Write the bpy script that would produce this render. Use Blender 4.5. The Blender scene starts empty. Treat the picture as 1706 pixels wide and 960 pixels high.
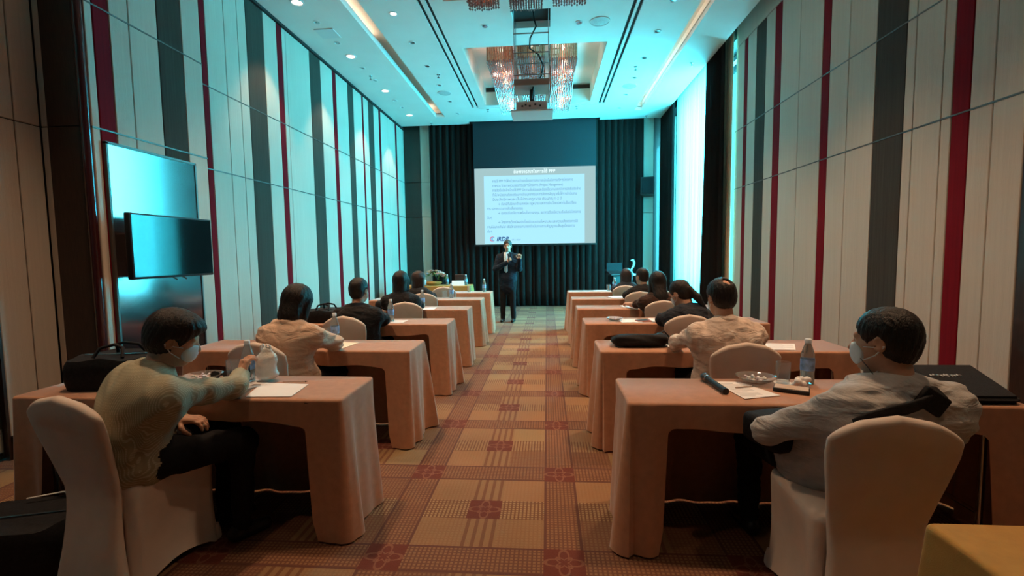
import bpy, bmesh, math, random
import numpy as np
from mathutils import Vector, Matrix
random.seed(7)
PI = math.pi
S = bpy.context.scene
C = S.collection

# ------------------------------------------------------------------ camera
FPX = 785.0; CX, CY, HCAM = 853.0, 480.0, 1.46
def _u(v): return v/np.linalg.norm(v)
_Y = _u(np.array([911-CX, 421-CY, FPX])); _d = _u(np.array([999-CX, 11170-CY, FPX]))
_Z = -_u(_d-_Y*(_d@_Y)); _X = np.cross(_Y, _Z)
RM = np.stack([_X, _Y, _Z], 1)
CAMP = np.array([0, 0, HCAM])
def at(px, py, axis, val):
    """point where the sight line of a photo pixel meets a plane of the room"""
    d = RM.T@np.array([(px-CX)/FPX, (py-CY)/FPX, 1.0]); i = 'xyz'.index(axis)
    return Vector(CAMP+d*((val-CAMP[i])/d[i]))
cam = bpy.data.cameras.new('camera'); cam.sensor_width = 36; cam.lens = FPX/1706*36
cam.clip_start = 0.05
camo = bpy.data.objects.new('camera', cam); C.objects.link(camo)
m3 = Matrix((RM[0], -RM[1], -RM[2])).transposed()
camo.matrix_world = Matrix.Translation((0, 0, HCAM)) @ m3.to_4x4()
S.camera = camo

# ------------------------------------------------------------------ world, light, exposure
S.view_settings.view_transform = 'Standard'; S.view_settings.look = 'None'
S.view_settings.exposure = 0.32; S.view_settings.gamma = 1.0
S.view_settings.use_curve_mapping = False
w = bpy.data.worlds.new('daylight'); S.world = w; w.use_nodes = True
w.node_tree.nodes['Background'].inputs[0].default_value = (0.10, 0.80, 0.92, 1)
w.node_tree.nodes['Background'].inputs[1].default_value = 1.6
def area(name, loc, rot, sx, sy, power, col, spread=PI):
    l = bpy.data.lights.new(name, 'AREA'); l.shape = 'RECTANGLE'; l.size = sx; l.size_y = sy
    l.energy = power; l.color = col; l.spread = spread
    o = bpy.data.objects.new(name, l); C.objects.link(o); o.location = loc; o.rotation_euler = rot
    return o
# daylight entering through the tall window on the right
area('window_daylight', (3.62, 10.1, 2.7), (0, PI/2, 0), 4.2, 3.2, 2400, (0.095, 0.70, 0.90))
def spot(name, loc, power, col, ang=1.6, blend=.7, tgt=None, rad=.05):
    l = bpy.data.lights.new(name, 'SPOT'); l.energy = power; l.color = col
    l.spot_size = ang; l.spot_blend = blend; l.shadow_soft_size = rad
    o = bpy.data.objects.new(name, l); C.objects.link(o); o.location = loc
    if tgt is not None:
        o.rotation_euler = (Vector(tgt)-Vector(loc)).to_track_quat('-Z', 'Y').to_euler()
    return o
WARM = (1.0, 0.62, 0.36)
ZC = 4.9
for _x in (-.91, .51): spot('downlight_beam', (_x, 7.4, ZC-.03), 170, WARM, 1.5, .8, (_x*.9, 9.2, 0), .06)
# warm recessed lamps over the seating; nearest row unseen, added as warm fill
for _x in (-2.16, 1.76):
    for _y, _p in ((.7, 55), (2.9, 285), (4.9, 340), (6.9, 300), (8.83, 200), (10.8, 200)): spot('downlight_beam', (_x, _y, ZC-.03), _p, WARM, 1.52, .85, (_x*.8, _y, 0), .10)

# ------------------------------------------------------------------ material helpers
MATS = {}
def nodes_of(name):
    m = bpy.data.materials.new(name); m.use_nodes = True; nt = m.node_tree
    return m, nt, nt.nodes['Principled BSDF']
def mat(name, col, rough=.6, metal=0, var=.12, scale=40, bump=.0, bscale=200, stretch=None, sheen=0,
        spec=.5, coat=0, emit=None, estr=0, trans=0, ior=1.45, alpha=1, sss=0):
    if name in MATS: return MATS[name]
    m, nt, b = nodes_of(name); N = nt.nodes; L = nt.links
    b.inputs['Roughness'].default_value = rough; b.inputs['Metallic'].default_value = metal
    b.inputs['Specular IOR Level'].default_value = spec; b.inputs['Coat Weight'].default_value = coat
    b.inputs['Sheen Weight'].default_value = sheen; b.inputs['Sheen Roughness'].default_value = .35; b.inputs['IOR'].default_value = ior
    b.inputs['Transmission Weight'].default_value = trans; b.inputs['Alpha'].default_value = alpha
    if sss: b.inputs['Subsurface Weight'].default_value = sss; b.inputs['Subsurface Radius'].default_value = (.02, .008, .004)
    b.inputs['Base Color'].default_value = (*col, 1)
    tc = N.new('ShaderNodeTexCoord'); mp = N.new('ShaderNodeMapping')
    L.new(tc.outputs['Object'], mp.inputs['Vector'])
    if stretch: mp.inputs['Scale'].default_value = stretch
    if var:
        n = N.new('ShaderNodeTexNoise'); n.inputs['Scale'].default_value = scale; n.inputs['Detail'].default_value = 4
        L.new(mp.outputs[0], n.inputs['Vector'])
        r = N.new('ShaderNodeValToRGB'); L.new(n.outputs['Fac'], r.inputs['Fac'])
        r.color_ramp.elements[0].position = .3; r.color_ramp.elements[1].position = .7
        r.color_ramp.elements[0].color = (*[c*(1-var) for c in col], 1)
        r.color_ramp.elements[1].color = (*[min(1, c*(1+var)) for c in col], 1)
        L.new(r.outputs['Color'], b.inputs['Base Color'])
    if bump:
        n2 = N.new('ShaderNodeTexNoise'); n2.inputs['Scale'].default_value = bscale; n2.inputs['Detail'].default_value = 3
        L.new(mp.outputs[0], n2.inputs['Vector'])
        bp = N.new('ShaderNodeBump'); bp.inputs['Strength'].default_value = bump; bp.inputs['Distance'].default_value = .01
        L.new(n2.outputs['Fac'], bp.inputs['Height']); L.new(bp.outputs[0], b.inputs['Normal'])
    if emit:
        b.inputs['Emission Color'].default_value = (*emit, 1); b.inputs['Emission Strength'].default_value = estr
    MATS[name] = m
    return m

class NG:
    """tiny expression builder for shader math"""
    def __init__(s, nt): s.nt = nt
    def m(s, op, a, b=None, c=None):
        n = s.nt.nodes.new('ShaderNodeMath'); n.operation = op
        for i, v in enumerate((a, b, c)):
            if v is None: continue
            if isinstance(v, (int, float)): n.inputs[i].default_value = v
            else: s.nt.links.new(v, n.inputs[i])
        return n.outputs[0]
    def mix(s, f, a, b):
        n = s.nt.nodes.new('ShaderNodeMix'); n.data_type = 'RGBA'
        for sock, v in ((n.inputs[0], f), (n.inputs[6], a), (n.inputs[7], b)):
            if isinstance(v, (int, float)): sock.default_value = v
            elif isinstance(v, tuple): sock.default_value = (*v, 1)
            else: s.nt.links.new(v, sock)
        return n.outputs[2]

def carpet_mat():
    m, nt, b = nodes_of('patterned_carpet'); g = NG(nt); M = g.m
    tc = nt.nodes.new('ShaderNodeTexCoord'); sp = nt.nodes.new('ShaderNodeSeparateXYZ')
    nt.links.new(tc.outputs['Object'], sp.inputs[0]); X, Y = sp.outputs[0], sp.outputs[1]
    px, py = .872, .890
    ua = M('DIVIDE', M('SUBTRACT', X, .07), px); va = M('DIVIDE', M('SUBTRACT', Y, 2.13), py)
    fu = M('FRACT', ua); fv = M('FRACT', va); iu = M('FLOOR', ua); iv = M('FLOOR', va)
    du = M('ABSOLUTE', M('SUBTRACT', M('FRACT', M('ADD', ua, .5)), .5))
    dv = M('ABSOLUTE', M('SUBTRACT', M('FRACT', M('ADD', va, .5)), .5))
    sv = M('LESS_THAN', du, .112); sh = M('LESS_THAN', dv, .112)
    cu = M('LESS_THAN', M('ABSOLUTE', M('SUBTRACT', fu, .5)), .108); cv = M('LESS_THAN', M('ABSOLUTE', M('SUBTRACT', fv, .5)), .108)
    # fine weave
    wx = M('FRACT', M('MULTIPLY', X, 46)); wy = M('FRACT', M('MULTIPLY', Y, 46))
    dash = M('MULTIPLY', M('GREATER_THAN', wx, .42), M('GREATER_THAN', wy, .35))
    lines = M('GREATER_THAN', M('FRACT', M('MULTIPLY', X, 21)), .6)
    # random tone of the plain corner squares
    qx = M('GREATER_THAN', fu, .5); qy = M('GREATER_THAN', fv, .5)
    cmb = nt.nodes.new('ShaderNodeCombineXYZ')
    nt.links.new(M('ADD', M('MULTIPLY', iu, 2), qx), cmb.inputs[0]); nt.links.new(M('ADD', M('MULTIPLY', iv, 2), qy), cmb.inputs[1])
    wn = nt.nodes.new('ShaderNodeTexWhiteNoise'); wn.noise_dimensions = '2D'; nt.links.new(cmb.outputs[0], wn.inputs[0])
    rp = nt.nodes.new('ShaderNodeValToRGB'); rp.color_ramp.interpolation = 'CONSTANT'
    els = rp.color_ramp.elements; els[0].color = (.30, .155, .075, 1); els[1].position = .3; els[1].color = (.27, .145, .072, 1)
    for p, c in ((.5, (.17, .07, .04, 1)), (.68, (.29, .185, .09, 1)), (.85, (.21, .095, .05, 1))):
        e = els.new(p); e.color = c
    nt.links.new(wn.outputs[0], rp.inputs[0])
    plain = g.mix(M('MULTIPLY', dash, .35), rp.outputs[0], (.36, .22, .11))
    plaid = g.mix(dash, (.18, .08, .042), (.37, .24, .12))
    plaidv = g.mix(lines, (.28, .16, .078), (.19, .085, .045))
    strip = g.mix(dash, (.16, .065, .038), (.27, .14, .07))
    col = plain
    col = g.mix(cv, col, plaid); col = g.mix(cu, col, plaidv)
    # medallions
    def med(a, bb, r):
        rr = M('SQRT', M('ADD', M('MULTIPLY', a, a), M('MULTIPLY', bb, bb)))
        th = M('ARCTAN2', bb, a); pet = M('MULTIPLY', M('COSINE', M('MULTIPLY', th, 4)), r*.3)
        e1 = M('LESS_THAN', M('ABSOLUTE', M('SUBTRACT', rr, M('ADD', pet, r*.62))), r*.09)
        e2 = M('LESS_THAN', M('ABSOLUTE', M('SUBTRACT', rr, M('SUBTRACT', r*.35, M('MULTIPLY', pet, .5)))), r*.06)
        return g.mix(M('MAXIMUM', e1, e2), (.145, .035, .022), (.22, .09, .055))
    a1 = M('SUBTRACT', fu, .5); b1 = M('SUBTRACT', fv, .5)
    col = g.mix(M('MULTIPLY', cu, cv), col, med(a1, b1, .108))
    edge = M('MAXIMUM', M('MULTIPLY', sv, M('GREATER_THAN', du, .095)), M('MULTIPLY', sh, M('GREATER_THAN', dv, .095)))
    stc = g.mix(edge, strip, (.13, .05, .035))
    col = g.mix(M('MAXIMUM', sv, sh), col, stc)
    a2 = M('SUBTRACT', M('FRACT', M('ADD', ua, .5)), .5); b2 = M('SUBTRACT', M('FRACT', M('ADD', va, .5)), .5)
    col = g.mix(M('MULTIPLY', sv, sh), col, med(a2, b2, .112))
    nz = nt.nodes.new('ShaderNodeTexNoise'); nz.inputs['Scale'].default_value = 260; nt.links.new(tc.outputs['Object'], nz.inputs['Vector'])
    n2 = nt.nodes.new('ShaderNodeTexNoise'); n2.inputs['Scale'].default_value = 1.3; nt.links.new(tc.outputs['Object'], n2.inputs['Vector'])
    hs = nt.nodes.new('ShaderNodeHueSaturation'); nt.links.new(col, hs.inputs['Color'])
    nt.links.new(M('ADD', M('ADD', M('MULTIPLY', nz.outputs[0], .7), .25), M('MULTIPLY', n2.outputs[0], .5)), hs.inputs['Value'])
    nt.links.new(hs.outputs[0], b.inputs['Base Color'])
    b.inputs['Roughness'].default_value = .8; b.inputs['Specular IOR Level'].default_value = .2; b.inputs['Sheen Weight'].default_value = .12; b.inputs['Sheen Roughness'].default_value = .3
    bp = nt.nodes.new('ShaderNodeBump'); bp.inputs['Strength'].default_value = .5; bp.inputs['Distance'].default_value = .006
    nt.links.new(nz.outputs[0], bp.inputs['Height']); nt.links.new(bp.outputs[0], b.inputs['Normal'])
    return m

M_WALL = mat('linen_wall_fabric', (.58, .52, .45), .9, var=.045, scale=9, stretch=(6, 6, .12), bump=.25, bscale=60, spec=.15)
M_GREY = mat('charcoal_wall_fabric', (.062, .058, .05), .9, var=.15, scale=9, stretch=(6, 6, .12), bump=.25, bscale=60, spec=.15)
M_RED = mat('crimson_wall_fabric', (.19, .005, .013), .85, var=.15, scale=9, stretch=(6, 6, .2), spec=.15)
M_SEAM = mat('seam_metal', (.16, .14, .13), .5, metal=.8, var=0)
M_DARKWOOD = mat('dark_stained_wood', (.035, .018, .013), .35, var=.3, scale=14, stretch=(8, 8, .6), coat=.2)
M_CEIL = mat('ceiling_paint', (.80, .79, .76), .85, var=.02, scale=3, spec=.2)
M_COVE = mat('cove_paint', (.84, .78, .70), .8, var=.02, scale=3)
M_SLOT = mat('slot_black', (.02, .02, .02), .7, var=0)
M_CARPET = carpet_mat()
M_CLOTH = mat('terracotta_tablecloth', (.47, .235, .14), .75, var=.08, scale=25, bump=.12, bscale=300, sheen=.55, spec=.3)
M_OCHRE = mat('ochre_tablecloth', (.50, .27, .075), .85, var=.07, scale=25, bump=.12, bscale=300, sheen=.1, spec=.2)
M_COVER = mat('cream_stretch_cover', (.66, .55, .48), .75, var=.04, scale=12, bump=.05, bscale=400, sheen=.1, spec=.25)
M_CURT = mat('dark_curtain', (.017, .0125, .0115), .9, var=.15, scale=6, stretch=(4, 4, .3), sheen=.06, spec=.15)
M_BEIGEC = mat('beige_drape', (.66, .50, .33), .85, var=.1, scale=10)
M_BLACKP = mat('black_plastic', (.012, .012, .013), .4, var=0)
M_BLACKF = mat('black_nylon', (.012, .012, .014), .75, var=.3, scale=60, bump=.3, bscale=250, spec=.25)
M_CHROME = mat('brushed_steel', (.55, .55, .56), .25, metal=1, var=0)
M_PAPER = mat('white_paper', (.82, .80, .80), .8, var=.02, scale=8)
M_WHITE = mat('white_plastic', (.78, .78, .77), .5, var=.02)
M_LAMP = mat('lamp_glow', (1, .9, .8), .5, var=0, emit=(1, .85, .68), estr=5)

# ------------------------------------------------------------------ mesh helpers
class MB:
    def __init__(s): s.v = []; s.f = []; s.mi = []; s.cur = 0
    def add(s, vs, fs):
        o = len(s.v); s.v += [tuple(v) for v in vs]; s.f += [tuple(i+o for i in f) for f in fs]; s.mi += [s.cur]*len(fs); return s
    def box(s, x0, y0, z0, x1, y1, z1):
        return s.add([(x0, y0, z0), (x1, y0, z0), (x1, y1, z0), (x0, y1, z0), (x0, y0, z1), (x1, y0, z1), (x1, y1, z1), (x0, y1, z1)],
                     [(0, 3, 2, 1), (4, 5, 6, 7), (0, 1, 5, 4), (1, 2, 6, 5), (2, 3, 7, 6), (3, 0, 4, 7)])
    def rbox(s, c, d, r=.01, seg=2, mtx=None):
        bm = bmesh.new(); bmesh.ops.create_cube(bm, size=1)
        bmesh.ops.scale(bm, vec=d, verts=bm.verts)
        bmesh.ops.bevel(bm, geom=bm.edges[:], offset=r, segments=seg, affect='EDGES', profile=.5)
        M = Matrix.Translation(c) @ (mtx.to_4x4() if mtx is not None else Matrix())
        bm.verts.index_update()
        s.add([M @ v.co for v in bm.verts], [[v.index for v in f.verts] for f in bm.faces]); bm.free(); return s
    def lathe(s, prof, n=24, c=(0, 0, 0), cap=True):
        vs = []; fs = []
        for r, z in prof:
            for k in range(n):
                a = 2*PI*k/n; vs.append((c[0]+r*math.cos(a), c[1]+r*math.sin(a), c[2]+z))
        for i in range(len(prof)-1):
            for k in range(n):
                fs.append((i*n+k, i*n+(k+1) % n, (i+1)*n+(k+1) % n, (i+1)*n+k))
        if cap:
            fs.append(tuple(range(n-1, -1, -1))); fs.append(tuple((len(prof)-1)*n+k for k in range(n)))
        return s.add(vs, fs)
    def tube(s, pts, r, n=8, cap=True, flat=1.0):
        pts = [Vector(p) for p in pts]; rr = r if isinstance(r, (list, tuple)) else [r]*len(pts)
        vs = []; fs = []; up = Vector((0, 0, 1)); prev = None
        for i, p in enumerate(pts):
            t = (pts[min(i+1, len(pts)-1)]-pts[max(i-1, 0)]).normalized()
            if prev is None:
                a = t.cross(up if abs(t.z) < .9 else Vector((1, 0, 0))).normalized()
            else: a = (prev-t*prev.dot(t)).normalized()
            prev = a; b = t.cross(a)
            for k in range(n):
                q = 2*PI*k/n; vs.append(p+a*(math.cos(q)*rr[i])+b*(math.sin(q)*rr[i]*flat))
        for i in range(len(pts)-1):
            for k in range(n): fs.append((i*n+k, i*n+(k+1) % n, (i+1)*n+(k+1) % n, (i+1)*n+k))
        if cap: fs.append(tuple(range(n-1, -1, -1))); fs.append(tuple((len(pts)-1)*n+k for k in range(n)))
        return s.add(vs, fs)
    def prism(s, poly, d, axis='z', base=0):
        """extrude a closed polygon (list of 2-tuples) by d along an axis"""
        n = len(poly)
        def P(a, b, t): return {'z': (a, b, t), 'y': (a, t, b), 'x': (t, a, b)}[axis]
        vs = [P(a, b, base) for a, b in poly]+[P(a, b, base+d) for a, b in poly]
        fs = [tuple(range(n-1, -1, -1)), tuple(range(n, 2*n))]+[(i, (i+1) % n, n+(i+1) % n, n+i) for i in range(n)]
        return s.add(vs, fs)
    def sheet(s, nu, nv, fn, wrap=False):
        o = [fn(i/(nu-1) if not wrap else i/nu, j/(nv-1)) for j in range(nv) for i in range(nu)]
        fs = []
        for j in range(nv-1):
            for i in range(nu if wrap else nu-1):
                a = j*nu+i; b = j*nu+(i+1) % nu; fs.append((a, b, b+nu, a+nu))
        return s.add(o, fs)
    def build(s, name, mats, parent=None, smooth=False, loc=None):
        me = bpy.data.meshes.new(name); me.from_pydata(s.v, [], s.f)
        if not isinstance(mats, (list, tuple)): mats = [mats]
        for m in mats: me.materials.append(m)
        if len(mats) > 1: me.polygons.foreach_set('material_index', s.mi)
        bm = bmesh.new(); bm.from_mesh(me); bmesh.ops.recalc_face_normals(bm, faces=bm.faces); bm.to_mesh(me); bm.free()
        if smooth: smooth_mesh(me)
        return link(name, me, parent, loc)
def smooth_mesh(me, ang=.9):
    me.polygons.foreach_set('use_smooth', [True]*len(me.polygons)); me.set_sharp_from_angle(angle=ang)
def link(name, data, parent=None, loc=None):
    o = bpy.data.objects.new(name, data); C.objects.link(o)
    if parent is not None: o.parent = parent
    if loc is not None: o.location = loc
    return o
def tag(o, label, cat, group=None):
    o['label'] = label; o['category'] = cat
    if group: o['group'] = group
    return o
def struct(o): o['kind'] = 'structure'; return o
def thing(name, label, cat, loc=(0, 0, 0), rz=0, group=None):
    o = link(name, None, None, loc); o.rotation_euler = (0, 0, rz); o.empty_display_size = .1
    return tag(o, label, cat, group)
def dup(root, loc, rz, label=None):
    r = root.copy(); C.objects.link(r); r.location = loc; r.rotation_euler = (0, 0, rz)
    if label: r['label'] = label
    for ch in list(root.children):
        c = ch.copy(); C.objects.link(c); c.parent = r
        for g in list(ch.children):
            d = g.copy(); C.objects.link(d); d.parent = c
    return r
# ------------------------------------------------------------------ room shell
XL, XB, XR, YN, YB = -3.91, -3.52, 3.18, -3.0, 13.1
S1, S2 = 2.487, 3.44
fl = struct(MB().box(-4.1, YN, -.1, 3.55, YB+.1, 0).build('floor', M_CARPET))
wl = struct(MB().box(XL-.2, YN, 0, XL-.02, 2.05, 5.6).box(XL-.2, 2.05, 2.3, XL-.02, 3.07, 5.6).box(XL-.2, 3.07, 0, XL-.02, YB, 5.6).build('wall_left', M_SLOT))
wr = struct(MB().box(XR+.02, YN, 0, XR+.25, 8.37, 5.6).box(XR+.02, 8.37, 4.98, XR+.6, YB, 5.6).build('wall_right', M_SLOT))
wb = struct(MB().box(-4.1, YB, 0, 3.9, YB+.1, 5.6).build('wall_back', M_DARKWOOD))
wn = struct(MB().box(-4.1, YN-.1, 0, 3.5, YN, 5.6).build('wall_front', M_DARKWOOD))  # unseen wall behind the camera, dark finish chosen to cut bounce light

PANEL_CACHE = {}
def panel(parent, x0, x1, y0, y1, z0, z1, m, name='wall_panel', gap=.004):
    """one upholstered panel; alike sizes share their mesh"""
    d = (round(x1-x0, 3), round(y1-y0-(2*gap if y1-y0 > x1-x0 else 0), 3), round(z1-z0-2*gap, 3))
    key = d+(m.name,)
    if key not in PANEL_CACHE:
        b = MB().rbox((0, 0, 0), (max(d[0], .004), max(d[1], .004), d[2]), .004, 1); o = b.build(name, m, parent)
        PANEL_CACHE[key] = o.data
    else: o = link(name, PANEL_CACHE[key], parent)
    o.location = ((x0+x1)/2, (y0+y1)/2, (z0+z1)/2); return o
def column(parent, x0, x1, y0, y1, m, zs=(.17, S1, S2, 4.86)):
    for a, b in zip(zs[:-1], zs[1:]): panel(parent, x0, x1, y0, y1, a, b, m)
W_, G_, R_ = M_WALL, M_GREY, M_RED
far = [(4.78, 5.28, W_), (5.28, 5.37, R_), (5.37, 5.70, W_), (5.70, 5.96, W_), (5.96, 6.14, W_), (6.14, 6.53, G_), (6.53, 6.86, W_), (6.86, 7.0, R_), (7.0, 7.1, W_),
       (7.1, 7.82, W_), (7.82, 8.2, G_), (8.2, 8.66, W_), (8.66, 8.81, R_), (8.81, 9.33, W_), (9.33, 9.6, G_), (9.6, 10.04, W_),
       (10.04, 10.13, R_), (10.13, 10.41, W_), (10.41, 10.73, G_), (10.73, 11.06, W_), (11.06, 11.19, R_), (11.19, 11.7, W_),
       (11.7, 12.25, W_), (12.25, 12.39, R_), (12.39, 13.0, W_)]
for a, b, m in far: column(wl, XL-.02, XL, a, b, m)
for a, b in ((3.07, 3.28), (3.28, 3.46)): column(wl, XL-.02, XL, a, b, W_)
column(wl, XL-.02, XL, 2.05, 3.07, W_, (2.32, S1, S2, 4.86))
for k in range(5): column(wl, XL-.02, XL, YN+k*1.01, YN+(k+1)*1.01, G_ if k == 2 else W_)
# projecting bay that carries the glass board and the television
bay = struct(MB().box(XL, 3.48, 0, XB-.02, 4.76, ZC).build('wall_bay', M_SLOT))
for a, b, m in [(3.50, 3.57, W_), (3.57, 3.715, R_), (3.715, 3.9, W_), (3.9, 4.205, W_), (4.205, 4.5, G_), (4.5, 4.755, W_)]:
    column(bay, XB-.02, XB, a, b, m)
for a, b, m in ((XL, -3.86, W_), (-3.86, -3.585, M_DARKWOOD)):
    for z0, z1 in ((.17, S1), (S1, 4.86)): panel(bay, a, b, 3.465, 3.485, z0, z1, m)
MB().tube([(-3.553, 3.478, 0), (-3.553, 3.478, 4.88)], .034, 14).build('corner_bead', mat('bead_lacquer', (.05, .012, .014), .18, var=0, coat=.8), bay, True)
right = [(8.04, 8.37, W_), (7.91, 8.04, R_), (7.61, 7.91, W_), (7.29, 7.61, G_), (7.02, 7.29, W_), (6.83, 7.02, R_), (6.35, 6.83, W_), (5.85, 6.35, W_),
         (5.70, 5.85, R_), (5.36, 5.70, W_), (4.94, 5.36, W_), (4.55, 4.94, G_), (4.44, 4.55, W_), (4.14, 4.44, W_), (4.04, 4.14, W_),
         (3.88, 4.04, R_), (3.69, 3.88, W_), (3.45, 3.69, W_), (2.9, 3.45, M_DARKWOOD), (2.2, 2.9, W_), (1.4, 2.2, W_), (.9, 1.4, G_), (0, .9, W_), (-1.5, 0, W_), (YN, -1.5, W_)]
for a, b, m in right:
    column(wr, XR, XR+.02, a, b, m, (.17, S1, S2, 4.80))
for k in range(6): panel(wr, XR, XR+.02, YN+k*1.895, YN+(k+1)*1.895, 4.80, 5.55, W_)
# thin metal seams between the panel rows
for z in (S1, S2):
    MB().box(XL-.01, 4.78, z-.006, XL+.003, 13, z+.006).build('seam_trim', M_SEAM, wl)
    MB().box(XB-.01, 3.5, z-.006, XB+.003, 4.755, z+.006).build('seam_trim', M_SEAM, bay)
    MB().box(XR-.003, YN, z-.006, XR+.01, 8.37, z+.006).build('seam_trim', M_SEAM, wr)
# baseboards and a black strip standing in for the shade of the ceiling gap
struct(MB().box(XL-.02, 3.07, 0, XL+.015, 3.46, .17).box(XL-.02, 4.78, 0, XL+.015, 13, .17).box(XL-.02, YN, 0, XL+.015, 2.05, .17)
       .box(XB-.02, 3.47, 0, XB+.015, 4.76, .17).box(XL, 3.455, 0, XB+.015, 3.47, .17).build('baseboard_left', M_DARKWOOD))
struct(MB().box(XR-.015, YN, 0, XR+.02, 8.37, .17).build('baseboard_right', M_DARKWOOD))
struct(MB().box(XL-.02, YN, 4.86, XL+.03, 13, ZC).box(XB-.02, 3.46, 4.86, XB+.02, 4.76, ZC).build('shadow_gap_strip', M_SLOT))
# dark glazed door at the very left
M_DOOR = mat('dark_door', (.012, .02, .022), .15, var=0, coat=.6)
dr = struct(MB().box(XL-.12, 2.09, .02, XL-.04, 3.05, 2.26).build('door_1', M_DOOR))
MB().box(XL-.04, 2.12, .07, XL-.03, 3.04, .24).build('kick_plate', mat('kick_plate_steel', (.45, .6, .65), .25, metal=.9, var=0), dr)
MB().tube([(XL-.04, 2.2, 1.0), (XL+.01, 2.2, 1.0), (XL+.01, 2.2, 1.3), (XL-.04, 2.2, 1.3)], .012).build('door_handle', M_CHROME, dr, True)
MB().box(XL-.1, 2.05, 0, XL+.0, 2.09, 2.32).box(XL-.1, 3.05, 0, XL+.0, 3.07, 2.32).box(XL-.1, 2.05, 2.26, XL, 3.07, 2.32).build('door_frame', M_DARKWOOD, dr)
# back wall columns
for x0, x1, m in ((-3.9, -3.45, M_DARKWOOD), (-3.44, -3.17, M_WALL), (2.56, 2.84, M_WALL)):
    for z0, z1 in ((.0, S1), (S1, S2), (S2, 5.3)):
        o = panel(wb, x0, x1, 12.96, YB, z0, z1, m)

# ---- ceiling with its openings
OPEN = [(-2.76, -2.53, 2.6, 12.0), (-1.74, -1.69, 2.6, 11.33), (-1.63, -1.58, 2.6, 11.33), (-1.39, 1.02, 8.1, 11.2), (-1.39, 1.02, 3.2, 6.62),
        (-.48, .08, 6.95, 7.5), (1.22, 1.27, 2.6, 11.38), (1.31, 1.36, 2.6, 11.38), (2.16, 2.34, 2.6, 12.0), (-2.02, 1.40, 12.5, 12.72)]
xs = sorted({-4.0, 2.97}.union(*[{o[0], o[1]} for o in OPEN])); ys = sorted({YN, 12.72}.union(*[{o[2], o[3]} for o in OPEN]))
b = MB()
for i in range(len(xs)-1):
    j = 0
    while j < len(ys)-1:
        def hole(j):
            cx, cy = (xs[i]+xs[i+1])/2, (ys[j]+ys[j+1])/2
            return any(o[0] < cx < o[1] and o[2] < cy < o[3] for o in OPEN)
        if hole(j): j += 1; continue
        k = j
        while k+1 < len(ys)-1 and not hole(k+1): k += 1
        b.box(xs[i], ys[j], ZC, xs[i+1], ys[k+1], ZC+.1); j = k+1
ce = struct(b.build('ceiling', M_CEIL))
MB().box(-4.1, YN, 5.55, 3.9, YB+.1, 5.65).build('light_seal_slab', M_CEIL, ce)  # added above the ceiling openings to seal out stray light
for y0, y1 in ((8.1, 11.2), (3.2, 6.62)):       # raised coffers
    q = MB().box(-1.45, y0-.06, ZC+.004, -1.386, y1+.06, 5.32).box(1.016, y0-.06, ZC+.004, 1.08, y1+.06, 5.32).box(-1.45, y0-.06, ZC+.004, 1.08, y0+.004, 5.32).box(-1.45, y1-.004, ZC+.004, 1.08, y1+.06, 5.32)
    q.build('coffer_side', M_COVE, ce)
    MB().box(-1.45, y0-.06, 5.3, 1.08, y1+.06, 5.36).build('coffer_top', M_CEIL, ce)
    MB().box(-1.38, y1-.03, 5.20, 1.01, y1-.005, 5.28).build('coffer_band', M_DARKWOOD, ce)
for x0, x1, y1 in ((-1.74, -1.69, 11.33), (-1.63, -1.58, 11.33), (1.22, 1.27, 11.38), (1.31, 1.36, 11.38)):
    MB().box(x0-.01, 2.6, ZC+.03, x1+.01, y1+.01, ZC+.06).build('air_slot', M_SLOT, ce)
for x0, x1 in ((-2.76, -2.53), (2.16, 2.34)):   # light coves
    MB().box(x0-.12, 2.6, ZC+.2, x1+.02, 12.0, ZC+.24).box(x0-.14, 2.6, ZC+.08, x0-.12, 12.0, ZC+.24).box(x1, 2.6, ZC+.08, x1+.02, 12.0, ZC+.24).box(x0-.14, 12, ZC+.08, x1+.02, 12.02, ZC+.24).build('light_cove', M_COVE, ce)
MB().box(-.52, 6.91, ZC+.1, .12, 7.54, ZC+.5).build('lift_shaft', M_SLOT, ce)
# LED tape in the coves
M_LED = mat('warm_led', (1, .8, .6), .5, var=0, emit=(1.0, .80, .62), estr=4.5)
for x, y0, y1, nm in ((-2.84, 2.7, 7.9, 'left'), (-2.84, 11.6, 11.95, 'left'), (2.08, 2.7, 11.9, 'right')):
    MB().box(x-.015, y0, ZC+.1, x+.015, y1, ZC+.115).build('led_tape', M_LED, ce)
# ceiling step in front of the screen
MB().box(-1.58, 11.36, ZC-.018, 1.22, 11.41, ZC).build('ceiling_step', M_CEIL, ce)
# curtain pocket above the back drapes
MB().box(-4.0, 12.72, ZC, 3.2, 12.74, 5.5).build('pocket_side', M_DARKWOOD, ce)

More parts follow.
